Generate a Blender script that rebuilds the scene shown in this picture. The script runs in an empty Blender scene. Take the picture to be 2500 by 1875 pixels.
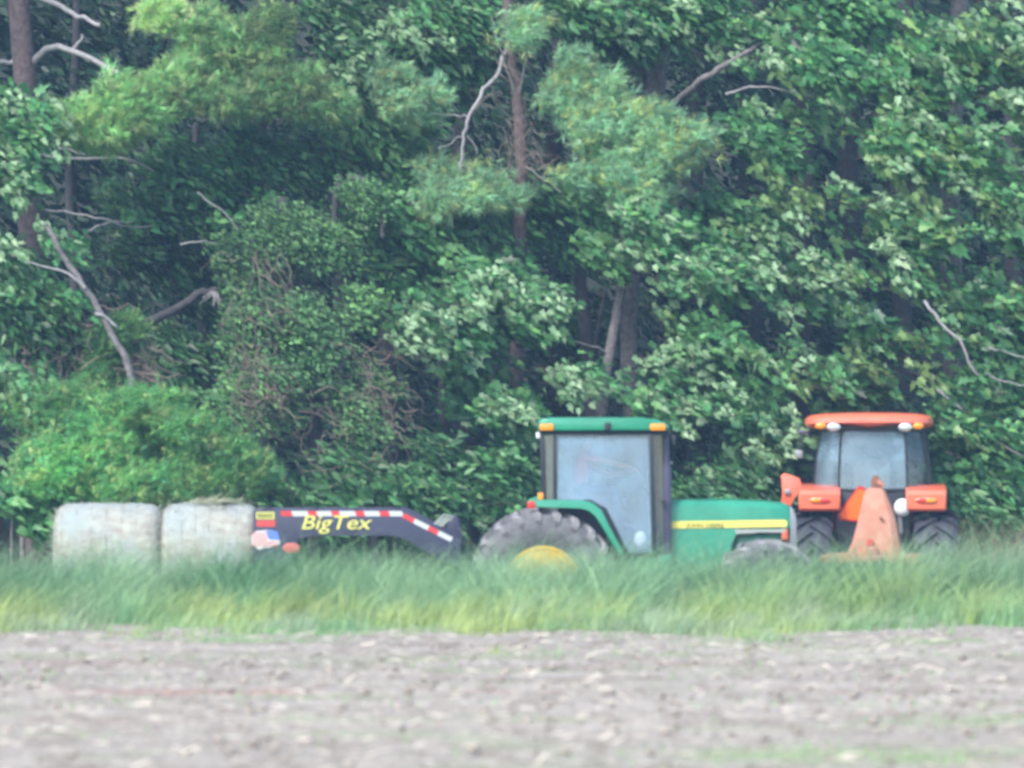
import bpy, bmesh, math, random
import numpy as np
from mathutils import Vector, Matrix

# ------------------------------------------------------------------ camera, sky, sun, exposure
S = bpy.context.scene
C = S.collection
F = 16200.0                      # focal length in photograph pixels (2500 wide)
CAMZ, HROW = 3.0, 893.0
cam_d = bpy.data.cameras.new('camera'); cam = bpy.data.objects.new('camera', cam_d); C.objects.link(cam)
cam.location = (0, 0, CAMZ)
cam.rotation_euler = (math.radians(90) - (937.5 - HROW) / F, 0, 0)
cam_d.sensor_width = 36; cam_d.lens = F / 2500 * 36
cam_d.clip_end = 2000; cam_d.clip_start = 0.5
cam_d.dof.use_dof = True; cam_d.dof.focus_distance = 170; cam_d.dof.aperture_fstop = 2.3
S.camera = cam
SUN = Vector((-0.42, -0.62, 0.80)).normalized()
W = bpy.data.worlds.new('World'); S.world = W; W.use_nodes = True
nt = W.node_tree; nt.nodes.clear()
sky = nt.nodes.new('ShaderNodeTexSky'); sky.sky_type = 'NISHITA'; sky.sun_disc = False
sky.sun_elevation = math.asin(SUN.z); sky.sun_rotation = math.atan2(SUN.x, SUN.y)
sky.air_density = 1.0; sky.dust_density = 2.0; sky.ozone_density = 1.0
bg = nt.nodes.new('ShaderNodeBackground'); bg.inputs['Strength'].default_value = 0.15
wo = nt.nodes.new('ShaderNodeOutputWorld')
nt.links.new(sky.outputs[0], bg.inputs[0]); nt.links.new(bg.outputs[0], wo.inputs[0])
sl = bpy.data.lights.new('sun', 'SUN'); so = bpy.data.objects.new('sun', sl); C.objects.link(so)
sl.energy = 1.5; sl.angle = math.radians(14); sl.color = (1, .97, .92)
so.rotation_euler = SUN.to_track_quat('Z', 'Y').to_euler(); so.location = SUN * 40
S.view_settings.view_transform = 'Standard'; S.view_settings.look = 'None'
S.view_settings.exposure = 1.4; S.view_settings.gamma = 1; S.view_settings.use_curve_mapping = False
S.cycles.use_denoising = True
S.cycles.max_bounces = 8; S.cycles.transparent_max_bounces = 8; S.cycles.volume_bounces = 0

rng = np.random.default_rng(7); random.seed(7)
PI = math.pi

# ------------------------------------------------------------------ materials
def mat(name, col, rough=.5, metal=0, noise=0, nscale=8, bump=0, col2=None, coat=0, attr=False, spec=None):
    m = bpy.data.materials.new(name); m.use_nodes = True
    n = m.node_tree.nodes; l = m.node_tree.links; b = n['Principled BSDF']
    b.inputs['Base Color'].default_value = (*col, 1); b.inputs['Roughness'].default_value = rough
    b.inputs['Metallic'].default_value = metal; b.inputs['Coat Weight'].default_value = coat
    if spec is not None: b.inputs['Specular IOR Level'].default_value = spec
    if noise or bump:
        tc = n.new('ShaderNodeTexCoord'); nz = n.new('ShaderNodeTexNoise')
        nz.inputs['Scale'].default_value = nscale; nz.inputs['Detail'].default_value = 6
        nz.inputs['Roughness'].default_value = .65
        l.new(tc.outputs['Object'], nz.inputs['Vector'])
        if noise:
            r = n.new('ShaderNodeValToRGB'); r.color_ramp.elements[0].position = .35; r.color_ramp.elements[1].position = .7
            c2 = col2 or tuple(c * (1 - noise) for c in col)
            r.color_ramp.elements[0].color = (*c2, 1); r.color_ramp.elements[1].color = (*col, 1)
            l.new(nz.outputs[0], r.inputs[0]); l.new(r.outputs[0], b.inputs['Base Color'])
        if bump:
            bp = n.new('ShaderNodeBump'); bp.inputs['Strength'].default_value = 1; bp.inputs['Distance'].default_value = bump
            l.new(nz.outputs[0], bp.inputs['Height']); l.new(bp.outputs[0], b.inputs['Normal'])
    return m

def leaf_mat(name, rough=.45, trans=.3, under=None, spec=.5):
    """colour from the leaf's own colour attribute; paler underside; some light passes through"""
    m = bpy.data.materials.new(name); m.use_nodes = True
    n = m.node_tree.nodes; l = m.node_tree.links; b = n['Principled BSDF']; out = n['Material Output']
    a = n.new('ShaderNodeAttribute'); a.attribute_name = 'Col'
    src = a.outputs['Color']
    if under:
        g = n.new('ShaderNodeNewGeometry'); mx = n.new('ShaderNodeMix'); mx.data_type = 'RGBA'
        mul = n.new('ShaderNodeMath'); mul.operation = 'MULTIPLY'; mul.inputs[1].default_value = .75
        l.new(g.outputs['Backfacing'], mul.inputs[0]); l.new(mul.outputs[0], mx.inputs[0])
        l.new(src, mx.inputs[6]); mx.inputs[7].default_value = (*under, 1); src = mx.outputs[2]
    l.new(src, b.inputs['Base Color']); b.inputs['Roughness'].default_value = rough
    b.inputs['Specular IOR Level'].default_value = spec
    t = n.new('ShaderNodeBsdfTranslucent'); l.new(src, t.inputs[0])
    ms = n.new('ShaderNodeMixShader'); ms.inputs[0].default_value = trans
    l.new(b.outputs[0], ms.inputs[1]); l.new(t.outputs[0], ms.inputs[2]); l.new(ms.outputs[0], out.inputs[0])
    return m

def glass_mat(name, tint, refl, sky_dust, sky_dust_col=(.55, .66, .72)):
    m = bpy.data.materials.new(name); m.use_nodes = True
    n = m.node_tree.nodes; l = m.node_tree.links; out = n['Material Output']; n.remove(n['Principled BSDF'])
    t = n.new('ShaderNodeBsdfTransparent'); t.inputs[0].default_value = (*tint, 1)
    g = n.new('ShaderNodeBsdfGlossy'); g.inputs['Roughness'].default_value = .08
    d = n.new('ShaderNodeBsdfDiffuse'); d.inputs[0].default_value = (*sky_dust_col, 1)  # pale blue diffuse: dust plus sky reflection put into the colour
    m1 = n.new('ShaderNodeMixShader'); m1.inputs[0].default_value = refl
    m2 = n.new('ShaderNodeMixShader')
    nz = n.new('ShaderNodeTexNoise'); nz.inputs['Scale'].default_value = 2.2; nz.inputs['Detail'].default_value = 4
    tc = n.new('ShaderNodeTexCoord'); l.new(tc.outputs['Object'], nz.inputs['Vector'])
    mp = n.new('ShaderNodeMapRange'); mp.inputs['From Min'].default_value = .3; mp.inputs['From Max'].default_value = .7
    mp.inputs['To Min'].default_value = sky_dust * .6; mp.inputs['To Max'].default_value = sky_dust * 1.4
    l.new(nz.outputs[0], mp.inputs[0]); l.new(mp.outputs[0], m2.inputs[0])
    l.new(t.outputs[0], m1.inputs[1]); l.new(g.outputs[0], m1.inputs[2]); l.new(m1.outputs[0], m2.inputs[1]); l.new(d.outputs[0], m2.inputs[2])
    l.new(m2.outputs[0], out.inputs[0])
    return m

M = {}
M['green'] = mat('green_paint', (.035, .33, .20), .3, noise=.25, nscale=3, coat=.3, bump=.001)
M['orange'] = mat('orange_paint', (.92, .20, .11), .3, noise=.15, nscale=4, coat=.5)
M['yellow'] = mat('yellow_paint', (.75, .48, .05), .4, noise=.2, nscale=6)
M['stripe'] = mat('stripe_yellow', (.85, .72, .16), .35)
M['darkgreen_ink'] = mat('lettering_green', (.10, .13, .05), .5)
M['black'] = mat('black_paint', (.03, .034, .045), .4, noise=.3, nscale=5)
M['trailer_black'] = mat('trailer_black_paint', (.048, .05, .09), .35, noise=.25, nscale=4)  # bluish lift: sky reflection put into the black
M['frame'] = mat('cab_frame_black', (.02, .024, .03), .45)
M['rubber'] = mat('dusty_rubber', (.18, .178, .19), .75, noise=.5, nscale=9, bump=.003)
M['rubber_pale'] = mat('mud_dusted_rubber', (.29, .28, .30), .8, noise=.45, nscale=7, bump=.003)
M['rubber_dark'] = mat('dark_rubber', (.055, .06, .08), .6, noise=.4, nscale=9)
M['stack'] = mat('exhaust_dark', (.10, .085, .14), .4, noise=.3, nscale=5)
M['grey'] = mat('grey_metal', (.35, .37, .40), .45, metal=.3, noise=.2)
M['chrome'] = mat('bright_metal', (.6, .62, .62), .25, metal=.8)
M['white'] = mat('white_plastic', (.75, .78, .8), .35)
M['amber'] = mat('amber_lens', (.85, .30, .02), .25, coat=.5)
M['red_lens'] = mat('red_lens', (.65, .04, .03), .25, coat=.5)
M['faded_red'] = mat('faded_red_lens', (.50, .11, .10), .5)
M['lamp'] = mat('lamp_lens', (.72, .74, .78), .12, metal=.5)
M['smv'] = mat('safety_orange', (1.0, .16, .01), .4)
M['smv_red'] = mat('safety_red_border', (.6, .02, .02), .4)
M['rust'] = mat('faded_rusty_orange', (.56, .31, .22), .75, noise=1, nscale=3.2, bump=.004, col2=(.46, .17, .11))
M['rust_dark'] = mat('brown_rust', (.30, .14, .09), .8, noise=.5, nscale=8)
M['tape_red'] = mat('red_reflective_tape', (.62, .05, .06), .35)
M['tape_white'] = mat('white_reflective_tape', (.55, .58, .60), .3)
M['letter'] = mat('yellow_vinyl', (.70, .66, .17), .4)
M['sticker_red'] = mat('red_vinyl', (.62, .07, .06), .4)
M['sticker_blue'] = mat('blue_vinyl', (.12, .22, .70), .4)
M['sticker_white'] = mat('white_vinyl', (.70, .64, .65), .4)
M['seat'] = mat('seat_fabric', (.22, .20, .17), .85)
M['dash'] = mat('dark_trim', (.06, .065, .095), .6)
M['skin'] = mat('skin', (.62, .33, .24), .5)
M['shirt'] = mat('pink_shirt', (.85, .22, .28), .8, noise=.2)
M['jeans'] = mat('jeans', (.06, .09, .18), .85)
M['cap'] = mat('pale_cap', (.78, .76, .70), .8)
M['hair'] = mat('brown_hair', (.07, .045, .03), .7)
M['bark_grey'] = mat('bark_grey', (.27, .245, .245), .9, noise=.6, nscale=14, bump=.02)
M['bark_red'] = mat('bark_reddish', (.20, .145, .14), .9, noise=.6, nscale=12, bump=.02)
M['bark_dark'] = mat('bark_dark', (.08, .075, .08), .9, noise=.5, nscale=12, bump=.02)
M['dead'] = mat('dead_wood', (.36, .345, .35), .85, noise=.4, nscale=12, bump=.01)
M['vine'] = mat('dry_vine', (.27, .21, .17), .9, noise=.5, nscale=5)
M['glass_door'] = glass_mat('cab_glass_sky_dust', (.94, .97, .99), .07, .18, (.40, .66, .92))  # blue diffuse layer paints in reflected sky
M['glass_clear'] = glass_mat('cab_glass_clear', (.62, .72, .72), .10, .07)
M['glass_mid'] = glass_mat('cab_glass_sky_pale', (.85, .94, .97), .10, .25, (.52, .74, .88))  # same painted sky veil, paler
M['leaf'] = leaf_mat('leaf_broad', .42, .30, under=(.20, .33, .15))
M['leaf_dull'] = leaf_mat('leaf_dull', .6, .25)
M['needle'] = leaf_mat('pine_needle', .5, .5)
M['grass'] = leaf_mat('grass_blade', .5, .35)
M['straw'] = leaf_mat('dry_straw', .7, .2)

# soil
def soil_mat():
    m = bpy.data.materials.new('field_soil'); m.use_nodes = True
    n = m.node_tree.nodes; l = m.node_tree.links; b = n['Principled BSDF']
    b.inputs['Roughness'].default_value = .95; b.inputs['Specular IOR Level'].default_value = .15
    a = n.new('ShaderNodeAttribute'); a.attribute_name = 'Col'
    tc = n.new('ShaderNodeTexCoord'); nz = n.new('ShaderNodeTexNoise'); nz.inputs['Scale'].default_value = 14; nz.inputs['Detail'].default_value = 8
    l.new(tc.outputs['Object'], nz.inputs['Vector'])
    mp = n.new('ShaderNodeMapRange'); mp.inputs['From Min'].default_value = .3; mp.inputs['From Max'].default_value = .7
    mp.inputs['To Min'].default_value = .75; mp.inputs['To Max'].default_value = 1.2
    l.new(nz.outputs[0], mp.inputs[0])
    vm = n.new('ShaderNodeVectorMath'); vm.operation = 'SCALE'
    l.new(a.outputs['Color'], vm.inputs[0]); l.new(mp.outputs[0], vm.inputs['Scale']); l.new(vm.outputs[0], b.inputs['Base Color'])
    bp = n.new('ShaderNodeBump'); bp.inputs['Distance'].default_value = .02; bp.inputs['Strength'].default_value = 1
    l.new(nz.outputs[0], bp.inputs['Height']); l.new(bp.outputs[0], b.inputs['Normal'])
    return m
M['soil'] = soil_mat()

def bale_mat():
    m = bpy.data.materials.new('hay_net_wrap'); m.use_nodes = True
    n = m.node_tree.nodes; l = m.node_tree.links; b = n['Principled BSDF']
    b.inputs['Roughness'].default_value = .8
    tc = n.new('ShaderNodeTexCoord')
    mp = n.new('ShaderNodeMapping'); mp.inputs['Scale'].default_value = (1.6, 1.6, 3.5)
    nz = n.new('ShaderNodeTexNoise'); nz.inputs['Scale'].default_value = 3; nz.inputs['Detail'].default_value = 8; nz.inputs['Roughness'].default_value = .7
    l.new(tc.outputs['Object'], mp.inputs[0]); l.new(mp.outputs[0], nz.inputs['Vector'])
    r = n.new('ShaderNodeValToRGB'); e = r.color_ramp.elements
    e[0].position = .3; e[0].color = (.26, .225, .185, 1); e[1].position = .68; e[1].color = (.41, .43, .37, 1)
    l.new(nz.outputs[0], r.inputs[0])
    n2 = n.new('ShaderNodeTexNoise'); n2.inputs['Scale'].default_value = 1.6; n2.inputs['Detail'].default_value = 3
    l.new(tc.outputs['Object'], n2.inputs['Vector'])
    r2 = n.new('ShaderNodeValToRGB'); r2.color_ramp.elements[0].position = .42; r2.color_ramp.elements[1].position = .66
    mx = n.new('ShaderNodeMix'); mx.data_type = 'RGBA'
    l.new(n2.outputs[0], r2.inputs[0]); l.new(r2.outputs[0], mx.inputs[0]); l.new(r.outputs[0], mx.inputs[6]); mx.inputs[7].default_value = (.31, .36, .345, 1)
    l.new(mx.outputs[2], b.inputs['Base Color'])
    bp = n.new('ShaderNodeBump'); bp.inputs['Distance'].default_value = .02
    l.new(nz.outputs[0], bp.inputs['Height']); l.new(bp.outputs[0], b.inputs['Normal'])
    return m
M['bale'] = bale_mat()

# ------------------------------------------------------------------ object helpers
def tag(o, label=None, cat=None, group=None, kind=None):
    if label: o['label'] = label
    if cat: o['category'] = cat
    if group: o['group'] = group
    if kind: o['kind'] = kind
    return o

def empty(name, loc, label, cat, rz=0, group=None):
    o = bpy.data.objects.new(name, None); C.objects.link(o); o.location = loc; o.rotation_euler = (0, 0, rz)
    return tag(o, label, cat, group)

def link(name, me, parent=None, loc=(0, 0, 0), rot=(0, 0, 0)):
    o = bpy.data.objects.new(name, me); C.objects.link(o); o.parent = parent; o.location = loc; o.rotation_euler = rot
    return o

def bm_obj(name, bm, m, parent=None, smooth=True, loc=(0, 0, 0), rot=(0, 0, 0), angle=35):
    bmesh.ops.recalc_face_normals(bm, faces=bm.faces)
    me = bpy.data.meshes.new(name); bm.to_mesh(me); bm.free()
    me.materials.append(M[m] if isinstance(m, str) else m)
    if smooth:
        me.polygons.foreach_set('use_smooth', [True] * len(me.polygons))
        try: me.set_sharp_from_angle(angle=math.radians(angle))
        except Exception: pass
    return link(name, me, parent, loc, rot)

def np_mesh(name, V, Fc, m, parent=None, col=None, smooth=False, loc=(0, 0, 0)):
    """V (n,3), Fc (k,3|4) integer arrays -> mesh object"""
    me = bpy.data.meshes.new(name)
    V = np.ascontiguousarray(V, dtype=np.float32); Fc = np.ascontiguousarray(Fc, dtype=np.int32)
    k, s = Fc.shape
    me.vertices.add(len(V)); me.vertices.foreach_set('co', V.ravel())
    me.loops.add(k * s); me.loops.foreach_set('vertex_index', Fc.ravel())
    me.polygons.add(k); me.polygons.foreach_set('loop_start', np.arange(0, k * s, s, dtype=np.int32))
    me.update(calc_edges=True)
    if col is not None:
        a = me.color_attributes.new('Col', 'FLOAT_COLOR', 'POINT')
        c4 = np.ones((len(V), 4), dtype=np.float32); c4[:, :3] = col; a.data.foreach_set('color', c4.ravel())
    if smooth: me.polygons.foreach_set('use_smooth', np.ones(k, dtype=bool))
    me.materials.append(M[m] if isinstance(m, str) else m)
    me.validate()
    return link(name, me, parent, loc)

def box(bm, x0, x1, y0, y1, z0, z1, bev=0.01, seg=2):
    vs = [bm.verts.new(p) for p in [(x0, y0, z0), (x1, y0, z0), (x1, y1, z0), (x0, y1, z0), (x0, y0, z1), (x1, y0, z1), (x1, y1, z1), (x0, y1, z1)]]
    fs = [bm.faces.new([vs[i] for i in q]) for q in [(0, 3, 2, 1), (4, 5, 6, 7), (0, 1, 5, 4), (1, 2, 6, 5), (2, 3, 7, 6), (3, 0, 4, 7)]]
    if bev:
        es = list({e for f in fs for e in f.edges})
        bmesh.ops.bevel(bm, geom=es, offset=bev, segments=seg, affect='EDGES', profile=.5)

def prism(bm, poly, y0, y1, bev=0, seg=2, axes='xz'):
    """closed outline in x,z pushed from y0 to y1 (axes='xz'); 'yz' pushes along x"""
    def P(a, b, t): return (a, t, b) if axes == 'xz' else ((t, a, b) if axes == 'yz' else (a, b, t))
    A = [bm.verts.new(P(a, b, y0)) for a, b in poly]; B = [bm.verts.new(P(a, b, y1)) for a, b in poly]
    fs = [bm.faces.new(A), bm.faces.new(B[::-1])]
    n = len(poly)
    for i in range(n): fs.append(bm.faces.new([A[i], B[i], B[(i + 1) % n], A[(i + 1) % n]]))
    if bev:
        es = list({e for f in fs[:2] for e in f.edges})
        bmesh.ops.bevel(bm, geom=es, offset=bev, segments=seg, affect='EDGES', profile=.5)

def tube(bm, pts, rad, n=8, cap=True):
    pts = [Vector(p) for p in pts]
    if not hasattr(rad, '__len__'): rad = [rad] * len(pts)
    rings = []
    up = Vector((0, 0, 1))
    prev = None
    for i, p in enumerate(pts):
        d = (pts[min(i + 1, len(pts) - 1)] - pts[max(i - 1, 0)])
        if d.length < 1e-9: d = Vector((0, 0, 1))
        d.normalize()
        a = prev if prev is not None else (up if abs(d.z) < .9 else Vector((1, 0, 0)))
        u = a - d * a.dot(d)
        if u.length < 1e-5: u = d.orthogonal()
        u.normalize(); v = d.cross(u); prev = u
        rings.append([bm.verts.new(p + (u * math.cos(2 * PI * k / n) + v * math.sin(2 * PI * k / n)) * rad[i]) for k in range(n)])
    for r0, r1 in zip(rings, rings[1:]):
        for k in range(n): bm.faces.new([r0[k], r0[(k + 1) % n], r1[(k + 1) % n], r1[k]])
    if cap and n > 2:
        bm.faces.new(rings[0]); bm.faces.new(rings[-1])

def lathe(bm, prof, n=48, c=(0, 0, 0), axis='y'):
    """prof: list of (radius, axial)"""
    rings = []
    for r, a in prof:
        ring = []
        for k in range(n):
            t = 2 * PI * k / n
            if axis == 'y': p = (c[0] + r * math.sin(t), c[1] + a, c[2] + r * math.cos(t))
            elif axis == 'z': p = (c[0] + r * math.sin(t), c[1] + r * math.cos(t), c[2] + a)
            else: p = (c[0] + a, c[1] + r * math.sin(t), c[2] + r * math.cos(t))
            ring.append(bm.verts.new(p))
        rings.append(ring)
    for r0, r1 in zip(rings, rings[1:]):
        for k in range(n): bm.faces.new([r0[k], r0[(k + 1) % n], r1[(k + 1) % n], r1[k]])
    bm.faces.new(rings[0]); bm.faces.new(rings[-1])

def ball(bm, c, r, sc=(1, 1, 1), u=16, v=10):
    bmesh.ops.create_uvsphere(bm, u_segments=u, v_segments=v, radius=r,
                              matrix=Matrix.Translation(c) @ Matrix.Diagonal((*sc, 1)))

def one(fn, name, m, parent, *a, smooth=True, **k):
    bm = bmesh.new(); fn(bm, *a, **k); return bm_obj(name, bm, m, parent, smooth)

def text_obj(name, s, size, m, parent, loc, shear=0, extrude=.004, offset=0, sx=1.0):
    cu = bpy.data.curves.new(name, 'FONT'); cu.body = s; cu.size = size; cu.shear = shear; cu.extrude = extrude; cu.offset = offset
    cu.resolution_u = 3
    t = bpy.data.objects.new('tmp', cu); C.objects.link(t)
    dg = bpy.context.evaluated_depsgraph_get()
    me = bpy.data.meshes.new_from_object(t.evaluated_get(dg)); me.name = name
    bpy.data.objects.remove(t)
    me.materials.clear(); me.materials.append(M[m])
    o = link(name, me, parent, loc, (PI / 2, 0, 0)); o.scale = (sx, 1, 1)
    return o

# ------------------------------------------------------------------ noise
def vnoise(x, y, seed=0):
    r = np.random.default_rng(seed).random((257, 257))
    xi = np.floor(x).astype(int); yi = np.floor(y).astype(int)
    fx = x - xi; fy = y - yi; fx = fx * fx * (3 - 2 * fx); fy = fy * fy * (3 - 2 * fy)
    g = lambda i, j: r[i % 256, j % 256]
    return (g(xi, yi) * (1 - fx) + g(xi + 1, yi) * fx) * (1 - fy) + (g(xi, yi + 1) * (1 - fx) + g(xi + 1, yi + 1) * fx) * fy
def fbm(x, y, o=4, seed=0):
    s = 0; a = .5; t = 0
    for i in range(o):
        s = s + a * vnoise(x * 2 ** i + 17.3 * i, y * 2 ** i + 9.1 * i, seed + i); t += a; a *= .5
    return s / t
def n3(p, seed=0):
    r = np.random.default_rng(abs(int(seed)) + 500); s = 0
    for k in range(6):
        w = r.normal(size=3); s = s + np.sin(p @ w + r.random() * 6.28)
    return s / 6 * 1.7

# ------------------------------------------------------------------ terrain
GZ = -0.93                      # ground level where the tractors stand
PX_, PY_ = [-2000, 0, 66, 74, 79, 82, 85, 94, 99, 106, 125, 200, 700], [0, 0, .0, .03, .05, -.35, GZ, GZ, -.55, -.2, 5, 26, 60]  # the climb behind the trees is an added hill that blocks the sky
def base_h(y): return np.interp(y, PX_, PY_)

def build_ground():
    xs = np.concatenate([np.linspace(-600, -60, 14), np.linspace(-50, -10.2, 40), np.arange(-10, 10, .036), np.linspace(10.2, 50, 40), np.linspace(60, 600, 14)])
    ys = np.concatenate([np.linspace(-300, -20, 8), np.linspace(0, 45, 30), np.arange(46, 77, .085), np.arange(77.3, 130, .6), np.linspace(132, 700, 40)])
    X, Y = np.meshgrid(xs, ys)
    h = base_h(Y)
    fw = np.clip((76 - Y) / 2, 0, 1) * np.clip((Y + 10) / 20, 0, 1)
    cl = fbm(X * 8.5, Y * 6.0, 4, 3); big = fbm(X * .35, Y * .9, 3, 11)
    rows = np.sin(Y * 2 * PI / .76 + X * .05 + 2.0 * fbm(X * .5, Y * .5, 2, 40))
    h = h + fw * (np.maximum(cl - .47, -.10) * .055 + rows * .014 + (big - .5) * .07 + (vnoise(X * 14, Y * 9, 77) - .5) * .02)
    h = h + (1 - fw) * (fbm(X * .8, Y * .8, 3, 5) - .5) * .12
    f = np.clip((Y - 104) / 30, 0, 1); h = h + f * (fbm(X * .1, Y * .1, 3, 8) - .4) * 3
    # colour of the soil, and of the wood floor with shade painted in
    band = .92 + .30 * (fbm(X * .08, Y * .8, 3, 91) - .5) + .25 * (fbm(X * .3, Y * 2.6, 3, 92) - .5)
    c = np.zeros(X.shape + (3,))
    soil = np.array((.345, .305, .252)); pale = np.array((.40, .360, .305)); dk = np.array((.26, .215, .175)); red = np.array((.33, .19, .15)); grn = np.array((.21, .31, .12))
    t = np.clip((fbm(X * 1.1, Y * 3.2, 4, 21) - .38) / .3, 0, 1)[..., None]; c = soil * (1 - t) + pale * t
    t = np.clip((fbm(X * 4.5, Y * 2.6, 3, 31) - .57) / .12, 0, 1)[..., None] * .75; c = c * (1 - t) + dk * t
    c = c * band[..., None]
    t = (np.exp(-((Y - 60.9 - X * .03) / .22) ** 2) * np.clip((fbm(X * .9, Y * .9, 3, 66) - .35) * 4, 0, 1) * .8)[..., None]; c = c * (1 - t) + red * t
    t = (np.exp(-((Y - 66.5) / .5) ** 2) * np.clip((fbm(X * .5, Y * .9, 3, 67) - .5) * 4, 0, 1) * .5)[..., None]; c = c * (1 - t) + red * t
    t = np.clip((fbm(X * .6, Y * 1.3, 4, 51) - .62) / .12, 0, 1)[..., None] * .25
    t = np.maximum(t, (np.maximum(np.exp(-(((X - 2.6) / 1.7) ** 2 + ((Y - 51.0) / 1.1) ** 2)), np.exp(-(((X - 5.0) / 1.8) ** 2 + ((Y - 55.8) / .9) ** 2))) * .8)[..., None] * np.clip((fbm(X * 2, Y * 2, 3, 52) - .3) * 3, 0, 1)[..., None])
    c = c * (1 - t) + grn * t
    t = np.clip((Y - 72.6 - 17 * (fbm(X * .8, Y * .7, 3, 71) - .5)) / 4, 0, 1)[..., None]; c = c * (1 - t) + np.array((.20, .30, .11)) * t
    t = np.clip((Y - 92) / 4, 0, 1)[..., None]; c = c * (1 - t) + np.array((.035, .04, .025)) * t  # dark litter tone with the trees' shade painted in
    V = np.stack([X, Y, h], -1).reshape(-1, 3)
    ny, nx = X.shape; i = np.arange(ny * nx).reshape(ny, nx)
    Fc = np.stack([i[:-1, :-1], i[:-1, 1:], i[1:, 1:], i[1:, :-1]], -1).reshape(-1, 4)
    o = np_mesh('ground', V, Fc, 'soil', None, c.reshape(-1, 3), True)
    tag(o, 'bare tilled field running back to a grassy bank and added wooded rise blocking the sky', None, None, 'structure')
build_ground()

# ------------------------------------------------------------------ scattered geometry builder
def norm(v): return v / np.maximum(np.linalg.norm(v, axis=-1, keepdims=True), 1e-9)
T_MAPLE = (np.array((.72, 1.15, 1.0)) * np.array([(0, 0, 0), (.22, -.10, .0), (.48, .10, .05), (.30, .26, .02), (.50, .56, .07), (.20, .54, .02), (0, 1.0, .0),
                     (-.20, .54, .02), (-.50, .56, .07), (-.30, .26, .02), (-.48, .10, .05), (-.22, -.10, 0), (0, .34, -.04)]),
           np.array([(12, i, i + 1) for i in range(0, 11)] + [(12, 11, 0)]))
T_OVAL = (np.array((.9, 1.1, 1)) * np.array([(0, 0, 0), (.22, .30, .06), (.17, .70, .05), (0, 1, -.08), (-.17, .70, .05), (-.22, .30, .06), (0, .5, 0)]),
          np.array([(6, 0, 1), (6, 1, 2), (6, 2, 3), (6, 3, 4), (6, 4, 5), (6, 5, 0)]))
T_DIAM = (np.array([(0, 0, 0), (.26, .42, .08), (0, 1, 0), (-.26, .42, .08)]), np.array([(0, 1, 2), (0, 2, 3)]))
def needle_template(n, r, spread, w=.016):
    v, f = [], []
    for k in range(n):
        d = norm(np.array([r.normal() * spread, 1, r.normal() * spread])); s = norm(np.cross(d, r.normal(size=3))) * w
        b = np.array((0, r.random() * .35, 0)); i = len(v)
        v += [b - s, b + s, b + d * (.6 + .4 * r.random())]; f.append((i, i + 1, i + 2))
    return np.array(v), np.array(f)
T_NEEDLE = needle_template(15, rng, .6, .028)
T_FERNY = needle_template(12, rng, .45, .03)

def place(tmpl, P, A, N, size, col):
    """copies of a template: origin P, long axis A, face normal N"""
    tv, tf = tmpl
    A = norm(A); N = norm(N - (N * A).sum(1, keepdims=True) * A); B = np.cross(A, N)
    k = len(P); size = np.asarray(size).reshape(-1, 1, 1)
    V = P[:, None] + size * (tv[None, :, 0:1] * B[:, None] + tv[None, :, 1:2] * A[:, None] + tv[None, :, 2:3] * N[:, None])
    Fc = tf[None] + (np.arange(k) * len(tv))[:, None, None]
    c = np.repeat(col[:, None], len(tv), 1)
    return V.reshape(-1, 3), Fc.reshape(-1, tf.shape[1]), c.reshape(-1, 3)

def join(parts):
    V, Fs, Cs, o = [], [], [], 0
    for v, f, c in parts:
        V.append(v); Fs.append(f + o); Cs.append(c); o += len(v)
    return np.concatenate(V), np.concatenate(Fs), np.concatenate(Cs)

WIND = np.array((.80, -.12, -.55))
def px(x, y, Y): return np.array(((x - 1250) / F * Y, Y, CAMZ - (y - HROW) / F * Y))

def sprays(blobs, n_leaf, size, tmpl, palette, r, wind=WIND, jit=.24, clus=.24, facing=(.1, -.6, .8), gap=.50, njit=.5):
    """blobs: (px, py, rx_px, ry_px, Y, depth_m, sprays). Leaf sprays fill the blobs unevenly; leaves hang down wind"""
    out = []
    for (bx, by, rx, ry, Y, dm, n) in blobs:
        c = px(bx, by, Y); s = Y / F
        n = int(n)
        u = r.normal(size=(n * 3, 3)); u = norm(u) * (r.random((n * 3, 1)) ** .4)
        p = c + u * np.array((rx * s, dm, ry * s))
        keep = n3(p * 2.0, int(bx) + 3) + .6 * n3(p * 4.5, int(by) + 9) > gap - .25
        edge = np.linalg.norm(u, axis=1); keep &= (edge < .78 + .35 * n3(p * 3.3, int(by) % 91))
        p = p[keep][:n]; n = len(p)
        if n == 0: continue
        dirs = norm(wind + r.normal(size=(n, 3)) * jit)
        tint = palette[r.integers(0, len(palette), n)]
        bright = np.clip(1 + .32 * r.normal(size=(n, 1)) + .42 * n3(p * .8, 5)[:, None] + .15 * n3(p * 2.2, 6)[:, None], .4, 2.2)
        sc = r.uniform(.75, 1.3, (n, 1))
        m = n_leaf
        t = r.random((n, m, 1)) * 2 - 1
        lp = p[:, None] + dirs[:, None] * t * clus * 1.5 + r.normal(size=(n, m, 3)) * clus * np.array((.42, .42, .34))
        la = dirs[:, None] + r.normal(size=(n, m, 3)) * jit
        ln = np.array(facing) + r.normal(size=(n, m, 3)) * njit
        lc = (tint * bright)[:, None] * (1 + .18 * r.normal(size=(n, m, 1)))
        sz = size * sc[:, None, 0] * r.uniform(.5, 1.45, (n, m))
        out.append(place(tmpl, lp.reshape(-1, 3), la.reshape(-1, 3), ln.reshape(-1, 3), sz.reshape(-1), np.clip(lc.reshape(-1, 3), .004, .9)))
    return join(out)

def rel(arr, o):
    v, f, c = arr; return v - np.array(o), f, c

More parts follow.
